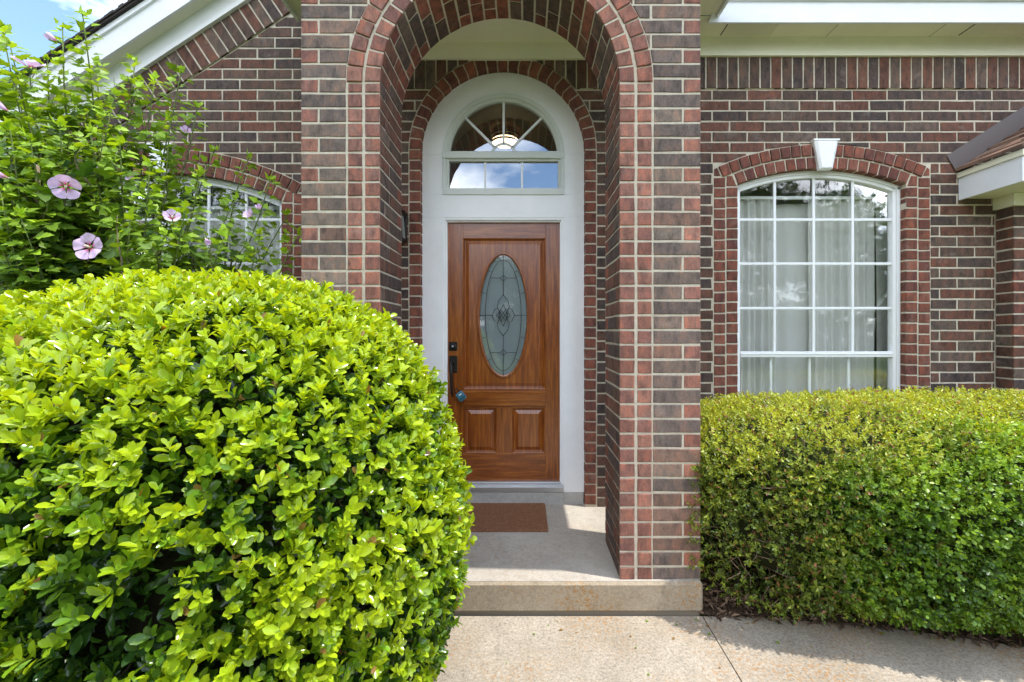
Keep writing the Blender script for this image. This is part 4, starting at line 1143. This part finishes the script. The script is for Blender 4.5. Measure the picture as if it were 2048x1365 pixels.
# older dark leaves inside
p = HB.sample(26000, .80, .95, vis); g = HB.grad(p)
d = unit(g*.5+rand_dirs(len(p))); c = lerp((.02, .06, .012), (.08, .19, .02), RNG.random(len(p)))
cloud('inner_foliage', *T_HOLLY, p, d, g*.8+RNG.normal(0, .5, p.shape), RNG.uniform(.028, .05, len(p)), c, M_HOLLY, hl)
twigs(HB, 420, hl, 'branches', .0028, .74, .93, (.13, .10, .06), .2)

# ------------------------------------------------------------------ hedges, right
def small_bush(root, bl, n_sprig, nleaf, tpl, leaf, cols, okf, seed, core, along=.05, spread=(.5, 1.2), lo=.90, hi=1.0, tipcol=None):
    hi = hi+.025
    p = bl.sample(n_sprig, lo, hi, okf); g = bl.grad(p); fv = bl.f(p)
    lum = np.sin(p@np.array([9.1, 6.3, 8.2])+seed)*.5+np.sin(p@np.array([-17., 12., 14.])+seed)*.5
    ax = g*.8+np.array([0, 0, .35])+RNG.normal(0, .45, p.shape)
    P_, D_, N_, S_, I_ = sprigs(p, ax, nleaf, RNG.uniform(.7, 1.25, len(p)), spread, leaf, .3, along)
    y = np.clip(.30+(fv[I_]-lo)/(hi-lo)*.30+.22*lum[I_]+RNG.normal(0, .2, len(I_))+.55*np.clip(g[I_, 2], 0, 1)-.12, 0, 1)  # sunlit top put into the leaf colour: yellower where the surface faces up
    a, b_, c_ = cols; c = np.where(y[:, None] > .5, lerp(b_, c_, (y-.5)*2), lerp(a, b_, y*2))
    if tipcol is not None:
        k = (RNG.random(len(I_)) < tipcol[1]); c[k] = np.array(tipcol[0])*RNG.uniform(.7, 1.3, (k.sum(), 1))
    c = c*RNG.uniform(.8, 1.2, (len(c), 1))
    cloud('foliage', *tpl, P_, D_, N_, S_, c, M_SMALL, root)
    blob_mesh(bl, core, root, m_vc('inner_shade_dark', .95, .1, 60), 'shade_core', (.026, .032, .012))  # opaque core whose dark colour stands for the hedge's inner shade
YA = Blob((2.62, 2.72, .62), (2.2, .62, .49), (1.76, .68, .60), 3.6, .035, 4.5, 8)
ya = thing('yaupon_hedge', 'fine leaved olive green hedge with reddish tips below the right window', 'hedge', (2.6, 2.72, 0))
def oka(p):
    thin = np.exp(-((p[:, 0]-1.15)/.28)**2-((p[:, 2]-.30)/.26)**2)+.5*np.exp(-((p[:, 0]-1.9)/.5)**2-((p[:, 2]-.12)/.12)**2)
    return (p[:, 1] < 3.33) & (p[:, 0] < 4.3) & (RNG.random(len(p)) > .93*thin)
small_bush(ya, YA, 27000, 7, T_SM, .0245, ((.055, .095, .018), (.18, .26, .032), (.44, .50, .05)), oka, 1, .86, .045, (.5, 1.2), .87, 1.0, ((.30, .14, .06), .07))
twigs(YA, 1500, ya, 'branches', .0016, .84, 1.0, (.24, .17, .12), .16)
BX = Blob((2.74, 2.47, .52), (1.7, .45, .50), (1.31, .575, .45), 3.1, .06, 5, 21)
bxw = thing('boxwood_hedge', 'round leaved fresh green shrub in front of the olive hedge at far right', 'shrub', (2.7, 2.42, 0))
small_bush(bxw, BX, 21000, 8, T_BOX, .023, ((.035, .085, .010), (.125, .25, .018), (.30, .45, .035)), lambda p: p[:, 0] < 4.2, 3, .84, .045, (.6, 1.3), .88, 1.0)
twigs(BX, 260, bxw, 'branches', .0018, .82, .97, (.16, .11, .07), .14)
# leaning spray of the olive hedge over the walk
# low weeds at the bed edge
wd = thing('weed_clump', 'low broad leaved weeds at the edge of the walk under the hedge', 'weed', (1.75, 2.3, 0))
pw = np.stack([RNG.uniform(1.25, 2.4, 90), np.zeros(90), RNG.uniform(.02, .09, 90)], 1); pw[:, 1] = [wfront(x)+RNG.uniform(-.01, .10) for x in pw[:, 0]]
cloud('foliage', *T_BOX, pw, rand_dirs(90)*np.array([1, 1, .3])+np.array([0, -.3, .2]), np.array([0, -.2, 1])+RNG.normal(0, .3, (90, 3)), RNG.uniform(.025, .05, 90), lerp((.03, .09, .015), (.09, .2, .03), RNG.random(90)), M_SMALL, wd)

# ------------------------------------------------------------------ hibiscus (rose of sharon), left
hb = thing('hibiscus_shrub', 'tall loose hibiscus shrub with lilac flowers in front of the left window', 'shrub', (-2.6, 2.5, 0))
bm_ = MB(); lp, ldr, lnr, lsc, lcol = [], [], [], [], []
rs_ = np.random.default_rng(5)
def bez(a, b, bend, n=12):
    a, b = np.array(a, float), np.array(b, float); m = (a+b)/2+np.array(bend)
    L_ = np.linalg.norm(b-a); f1, f2 = rs_.uniform(0, 6.28, 2)
    return [a*(1-t)**2+2*m*t*(1-t)+b*t*t+np.array([sin(7*t+f1), cos(8*t+f2), 0])*.018*L_*sin(pi*t) for t in np.linspace(0, 1, n)]
def leafy(pts, t0, dens, size, young_lit=.5):
    pts = np.array(pts); seg = np.linalg.norm(np.diff(pts, axis=0), axis=1); Lt = seg.sum(); n = int(Lt*(1-t0)*dens)
    for i in range(n):
        t = t0+(1-t0)*(i+rs_.random()*.5)/max(n, 1); k = min(int(t*(len(pts)-1)), len(pts)-2); fr_ = t*(len(pts)-1)-k
        q = pts[k]*(1-fr_)+pts[k+1]*fr_; tg = unit(pts[k+1]-pts[k]); an = i*2.4+rs_.random()
        a = unit(np.cross(tg, np.array([.3, .2, 1.])+rs_.normal(0, .1, 3))); b = np.cross(tg, a)
        rad = a*cos(an)+b*sin(an); d = unit(rad*1.0+tg*.35+np.array([0, 0, -.15])+rs_.normal(0, .2, 3))
        pet = .012+.02*rs_.random(); lp.append(q+d*pet); ldr.append(d); lnr.append(np.array([0, -.65, .9])+rs_.normal(0, .42, 3))
        sz = size*1.18*(1-.5*t)*rs_.uniform(.6, 1.2); lsc.append(sz)
        y = np.clip(young_lit*(.25+.9*t)+rs_.normal(0, .15), 0, 1); lcol.append(np.array((.035, .095, .020))*(1-y)+np.array((.32, .50, .03))*y)
tips = [(125, 55, 2.15), (165, 28, 2.2), (72, 225, 2.1), (95, 120, 2.3), (270, 120, 2.35), (310, 158, 2.4), (362, 145, 2.45), (395, 215, 2.5), (340, 240, 2.3), (230, 190, 2.2), (195, 130, 2.5), (20, 90, 2.0), (5, 60, 2.1), (30, 160, 2.4), (50, 200, 2.6), (430, 300, 2.6), (497, 316, 2.6), (540, 360, 2.5), (470, 400, 2.4), (595, 470, 2.45), (575, 430, 2.6), (520, 470, 2.3), (450, 470, 2.2), (400, 350, 2.2), (370, 420, 2.1), (300, 330, 2.0), (240, 290, 2.0), (180, 260, 1.95), (120, 250, 1.9), (60, 280, 1.85), (20, 260, 1.85), (330, 470, 2.0), (260, 440, 1.95), (150, 200, 2.3), (0, 380, 1.8), (40, 430, 1.8), (-40, 120, 2.1), (-60, 260, 1.9), (-30, 330, 2.3), (210, 400, 2.4), (120, 420, 2.5), (60, 470, 2.6), (10, 500, 2.6), (110, 520, 2.2), (350, 520, 2.3), (420, 520, 2.4)]
for i, (tx, ty_, D) in enumerate(tips):
    tip = np.array(P(tx, ty_, D)); bs = np.array([-2.35+.35*(tip[0]+2.2)+rs_.normal(0, .10), 2.35+rs_.normal(0, .14), .05])
    ln = np.linalg.norm(tip-bs)
    pts = bez(bs, tip, (-.06*(tip[0]-bs[0]), .03, .16*abs(tip[0]-bs[0])+rs_.normal(0, .03)))
    r0 = .0075 if tip[2] > 2.2 else .006
    bm_.tube(pts, [r0*(1-.8*j/11)+.0012 for j in range(12)], 6, col=shade((.17, .125, .085), rs_.uniform(.7, 1.4)))
    for j in range(12):
        t = max(0, (j-5)/6); b0 = len(bm_.v)-72+j*6
        for q_ in range(6): bm_.c[b0+q_] = tuple(np.array(bm_.c[b0+q_])*(1-t)+np.array((.12, .17, .045))*t)
    size = .088 if tx > 60 else .10
    leafy(pts[7:], .0, 60, size*.8, .8)
    for _ in range(5):
        lp.append(np.array(pts[-1])+rs_.normal(0, .006, 3)); ldr.append(unit(np.array([rs_.normal(0, .6), rs_.normal(-.1, .6), .9]))); lnr.append(rs_.normal(0, 1, 3)+np.array([0, -.6, .3])); lsc.append(size*rs_.uniform(.3, .6)); lcol.append(np.array((.34, .52, .03)))
    leafy(pts, .42 if tip[2] > 2.3 else .38, 60 if tx < 380 else 30, size, .75 if tip[2] > 2.1 else .45)  # higher stems get yellower leaves, sunlight painted into their colour
    nb = 9 if tx < 300 else (5 if tx < 400 else 2)
    for k in range(nb):
        t = rs_.uniform(.5, .93); q = np.array(pts[int(t*11)]); dr = unit(np.array([rs_.normal(.1, .5), rs_.normal(-.1, .5), .9])); l = rs_.uniform(.12, .34)*(1.15-t*.5)
        e_ = q+dr*l
        b2_ = bez(q, e_, rs_.normal(0, .02, 3), 6); bm_.tube(b2_, [.0035, .003, .0026, .0022, .0018, .001], 5, col=shade((.15, .15, .07), rs_.uniform(.7, 1.3)))
        leafy(b2_, .1, 70, size*.85, .75 if e_[2] > 2.1 else .45)
# dense lower left mass
for i in range(150):
    tx, ty_, D = rs_.uniform(-80, 260)-60*rs_.random(), rs_.uniform(230, 640), rs_.uniform(1.9, 3.0)
    if tx > 150 and ty_ < 360: continue
    e_ = np.array(P(tx, ty_, D)); q = e_-np.array([rs_.normal(0, .08), rs_.normal(0, .08), rs_.uniform(.15, .4)])
    b2_ = bez(q, e_, rs_.normal(0, .03, 3), 6); bm_.tube(b2_, [.005, .0045, .004, .003, .002, .001], 5, col=shade((.15, .12, .07), rs_.uniform(.6, 1.2)))
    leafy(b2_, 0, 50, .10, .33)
for i in range(26):
    tx, ty_, D = rs_.uniform(200, 500), rs_.uniform(470, 600), rs_.uniform(2.2, 2.9)
    e_ = np.array(P(tx, ty_, D)); q = e_-np.array([rs_.normal(0, .08), rs_.normal(0, .08), rs_.uniform(.15, .3)])
    b2_ = bez(q, e_, rs_.normal(0, .03, 3), 6); bm_.tube(b2_, [.005, .0045, .004, .003, .002, .001], 5, col=(.12, .1, .06)); leafy(b2_, 0, 48, .085, .35)
for (a, b, r) in (((95, 470, 2.1), (160, 600, 2.2), .016), ((75, 330, 2.0), (90, 610, 2.1), .012), ((270, 450, 2.2), (170, 470, 2.2), .009)):
    bm_.tube(bez(P(*a), P(*b), (0, 0, 0), 5), [r*.6, r*.75, r*.85, r*.95, r], 8, col=(.26, .20, .14))
o = bm_.build('branches', M_BARK, fix=False); o.parent = hb; o.location = -hb.location
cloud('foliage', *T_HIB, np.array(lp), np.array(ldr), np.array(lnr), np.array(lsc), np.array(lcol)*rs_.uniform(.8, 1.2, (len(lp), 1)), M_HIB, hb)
def flower(px, py, D, r, face, openness=1., name='flower'):
    r = r*.82; D = D-.10; mb = MB(); c = np.array(P(px, py, D)); f_ = unit(np.array(face, float)); a = unit(np.cross(f_, [0.1, 0, 1.])); b = np.cross(a, f_)
    for k in range(5):
        a0 = 2*pi*k/5+rs_.random()*.2; vs = []; nu_, nv_ = 6, 6
        for i in range(nu_+1):
            t = i/nu_
            for j in range(nv_+1):
                s_ = (j/nv_-.5)*2; wdt = .62*sin(min(1, t*1.15)*pi*.62)**.8 if t > 0 else .05
                an = a0+s_*wdt*(.9+.1*t); rr_ = r*t*(1-.10*s_*s_*t)*(openness*.9+.1)
                hgt = r*((1-openness)*1.7*t+.28*(t**.6)*openness+.05*sin(s_*5+k)*t*t+.06*t*t*cos(s_*3.))+(k % 2)*.002
                q = c+(a*cos(an)+b*sin(an))*rr_+f_*hgt; vs.append(tuple(q))
        col = []
        base_i = len(mb.v)
        mb.add(vs, [(i*(nv_+1)+j, i*(nv_+1)+j+1, (i+1)*(nv_+1)+j+1, (i+1)*(nv_+1)+j) for i in range(nu_) for j in range(nv_)], 0, smooth=True)
        for i in range(nu_+1):
            t = i/nu_
            for j in range(nv_+1):
                cc_ = (.42, .01, .06) if t < .2 else ((.60, .26, .46) if t < .36 else (.70, .52, .74)); mb.c[base_i+i*(nv_+1)+j] = cc_
    o = mb.build(name, M_PETAL, fix=False); o.parent = hb; o.location = -hb.location
    st_ = MB(); st_.tube([tuple(c), tuple(c+f_*r*.5)], [r*.05, r*.07], 6, col=(.75, .68, .5)); 
    for _ in range(14):
        q = c+f_*r*rs_.uniform(.25, .55); st_.tube([tuple(q), tuple(q+unit(rs_.normal(size=3))*r*.11)], r*.02, 4, col=(.8, .75, .6))
    s2 = st_.build('stamen', M_VC, fix=False); s2.parent = o
    cx_ = MB(); cx_.tube([tuple(c-f_*r*.32), tuple(c-f_*r*.1), tuple(c+f_*r*.05)], [r*.05, r*.16, r*.2], 7, col=(.10, .18, .04)); cx_.tube([tuple(c-f_*r*1.0+np.array([0, 0, -r*.3])), tuple(c-f_*r*.3)], r*.03, 5, col=(.1, .15, .04))
    s3 = cx_.build('calyx', M_VC, fix=False); s3.parent = o
for a in ((58, 138, 1.98, .075, (.25, -.35, .9), .85), (118, 84, 2.1, .05, (-.8, -.1, .45), .35), (22, 226, 1.9, .045, (-.6, -.3, .5), .3), (132, 372, 1.9, .075, (.55, -.6, -.35), .8), (22, 358, 1.8, .06, (-.5, -.5, .2), .4), (182, 496, 1.92, .070, (.1, -.98, .12), 1.), (345, 438, 2.05, .050, (.45, -.7, .4), .8), (410, 476, 2.05, .045, (.6, -.5, -.5), .25), (162, 330, 2.3, .045, (.1, -.6, .7), .6), (212, 345, 2.3, .05, (.2, -.9, .2), .9), (268, 358, 2.4, .045, (-.2, -.8, .3), .7), (372, 268, 2.4, .045, (.5, -.7, .4), .6), (288, 456, 2.2, .04, (.1, -.8, .2), .7), (503, 435, 2.4, .05, (-.2, -.8, .5), .7), (520, 420, 2.45, .035, (.2, -.8, .5), .5), (140, 468, 2.3, .05, (.0, -.9, -.2), .6), (30, 470, 2.2, .04, (.2, -.9, .2), .6)):
    flower(*a)

# ------------------------------------------------------------------ fibres on the mat, litter in the bed
n = 22000; pp = np.stack([RNG.uniform(mx0-.002, mx1+.002, n), RNG.uniform(my0-.002, my1+.002, n), np.full(n, ZF+.014)], 1)
T_FIB = ([(0, -.08, 0), (0, .08, 0), (1, 0, 0)], [(0, 1, 2)])
fo_ = cloud('coir_pile', *T_FIB, pp, np.array([0, 0, 1.])+RNG.normal(0, .55, (n, 3)), rand_dirs(n), RNG.uniform(.006, .011, n), lerp((.28, .125, .058), (.55, .30, .15), RNG.random(n)), M_VC, None, False)
fo_.parent = dm; fo_.location = -dm.location
n = 5200; xx = RNG.uniform(.98, 3.9, n); yy2 = np.array([wfront(x) for x in xx])+np.abs(RNG.normal(0, .22, n))-.015
pp = np.stack([xx, np.minimum(yy2, 3.3), .035+RNG.uniform(0, .03, n)], 1)
pp[:, 2] = np.where(pp[:, 1] < np.array([wfront(x) for x in xx])+.02, .012, pp[:, 2])
lit = cloud('mulch_litter', *T_SM, pp, rand_dirs(n)*np.array([1, 1, .35]), np.array([0, 0, 1.])+RNG.normal(0, .5, (n, 3)), RNG.uniform(.02, .055, n), lerp((.06, .035, .022), (.33, .22, .14), RNG.random(n)**1.6), M_VC, None, False, wsc=RNG.uniform(.25, .9, n))
tag(lit, 'dry leaf litter and bark mulch scattered under the hedge', 'mulch', kind='stuff')
n = 46; xx = RNG.uniform(-.1, 2.6, n); yy2 = np.where(RNG.random(n) < .7, 2.33-RNG.random(n)*.15, RNG.uniform(1.9, 2.3, n)); yy2 = np.minimum(yy2, np.array([wfront(max(x, .97)) for x in xx])-.02)
fl_ = cloud('fallen_leaves', *T_BOX, np.stack([xx, yy2, np.full(n, .004)], 1), rand_dirs(n)*np.array([1, 1, .05]), np.array([0, 0, 1.])+RNG.normal(0, .2, (n, 3)), RNG.uniform(.010, .022, n), lerp((.20, .33, .05), (.32, .2, .06), (RNG.random(n) > .6)*1.), M_SMALL)
tag(fl_, 'few tiny fallen leaves on the concrete walk', 'leaves', kind='stuff')

# ------------------------------------------------------------------ the street side, seen only in the glass
def tree(x, y, h, r, label):
    t = thing('shade_tree', label, 'tree', (x, y, 0), 'shade trees across the lawn')
    mb = MB(); mb.tube([(x, y, -.05), (x+.1, y, h*.3), (x-.05, y+.1, h*.6), (x, y, h*.85)], [.22, .17, .11, .04], 8, col=(.10, .075, .05))
    rr_ = np.random.default_rng(int(abs(x)*10)+3)
    for i in range(7):
        a = rr_.uniform(0, 6.28); mb.tube([(x, y, h*rr_.uniform(.3, .6)), (x+r*.4*cos(a), y+r*.4*sin(a), h*.65), (x+r*.8*cos(a), y+r*.8*sin(a), h*.8)], [.07, .05, .02], 6, col=(.10, .075, .05))
    o = mb.build('trunk', M_BARK, fix=False); par0(o, t)
    N = 4200; d = unit(rr_.normal(size=(N, 3))); R_ = rr_.random(N)**.4; cl_ = rr_.integers(0, 14, N); cc_ = unit(rr_.normal(size=(14, 3)))*.6
    p = np.array([x, y, h*.66])+(cc_[cl_]+d*R_[:, None]*.5)*np.array([r, r, h*.36])
    cloud('crown', *T_SM, p, rand_dirs(N), rand_dirs(N)+np.array([0, 0, .6]), rr_.uniform(.25, .5, N), lerp((.03, .07, .015), (.09, .16, .03), rr_.random(N)), M_SMALL, t)
tl = []
n = 26000; xx = RNG.uniform(-60, 60, n); hh_ = 3.6+1.6*np.sin(xx*.35)+1.1*np.sin(xx*.83+1)+.6*np.sin(xx*2.1)
pp = np.stack([xx, -24+RNG.normal(0, 1.2, n), hh_*RNG.random(n)**.8], 1)
tlo = cloud('far_shrubbery', *T_SM, pp, rand_dirs(n), rand_dirs(n)+np.array([0, .3, .5]), RNG.uniform(.5, .9, n), lerp((.025, .06, .015), (.08, .13, .03), RNG.random(n)), M_SMALL)
tag(tlo, 'belt of dense shrubbery beyond the street', 'shrubbery', kind='stuff')
for i, (x, y, h, r) in enumerate(((-9, -13, 9.5, 3.8), (-2.2, -17, 6.5, 3.2), (5.0, -15, 7.2, 3.4), (11, -13, 8.5, 4.0), (18, -17, 9, 4.2), (-17, -13, 12.5, 5.0), (-26, -17, 13.5, 5.6))):
    tree(x, y, h, r, ['broad shade tree on the lawn, reflected at the left', 'shade tree across the street, reflected in the door glass', 'shade tree across the street, second from the door', 'tall shade tree reflected in the right window', 'tallest shade tree at the right end of the row', 'shade tree reflected in the left window', 'farthest shade tree at the left end of the row'][i])
sr = MB(); sr.add([(-60, -10.5, -.02), (60, -10.5, -.02), (60, -6.5, -.02), (-60, -6.5, -.02)], [(0, 1, 2, 3)]); tag(sr.build('street', m_concrete('street_asphalt', (.10, .10, .10), (.16, .16, .16), 0, .4), fix=False), kind='structure')
print('objects', len(bpy.data.objects))
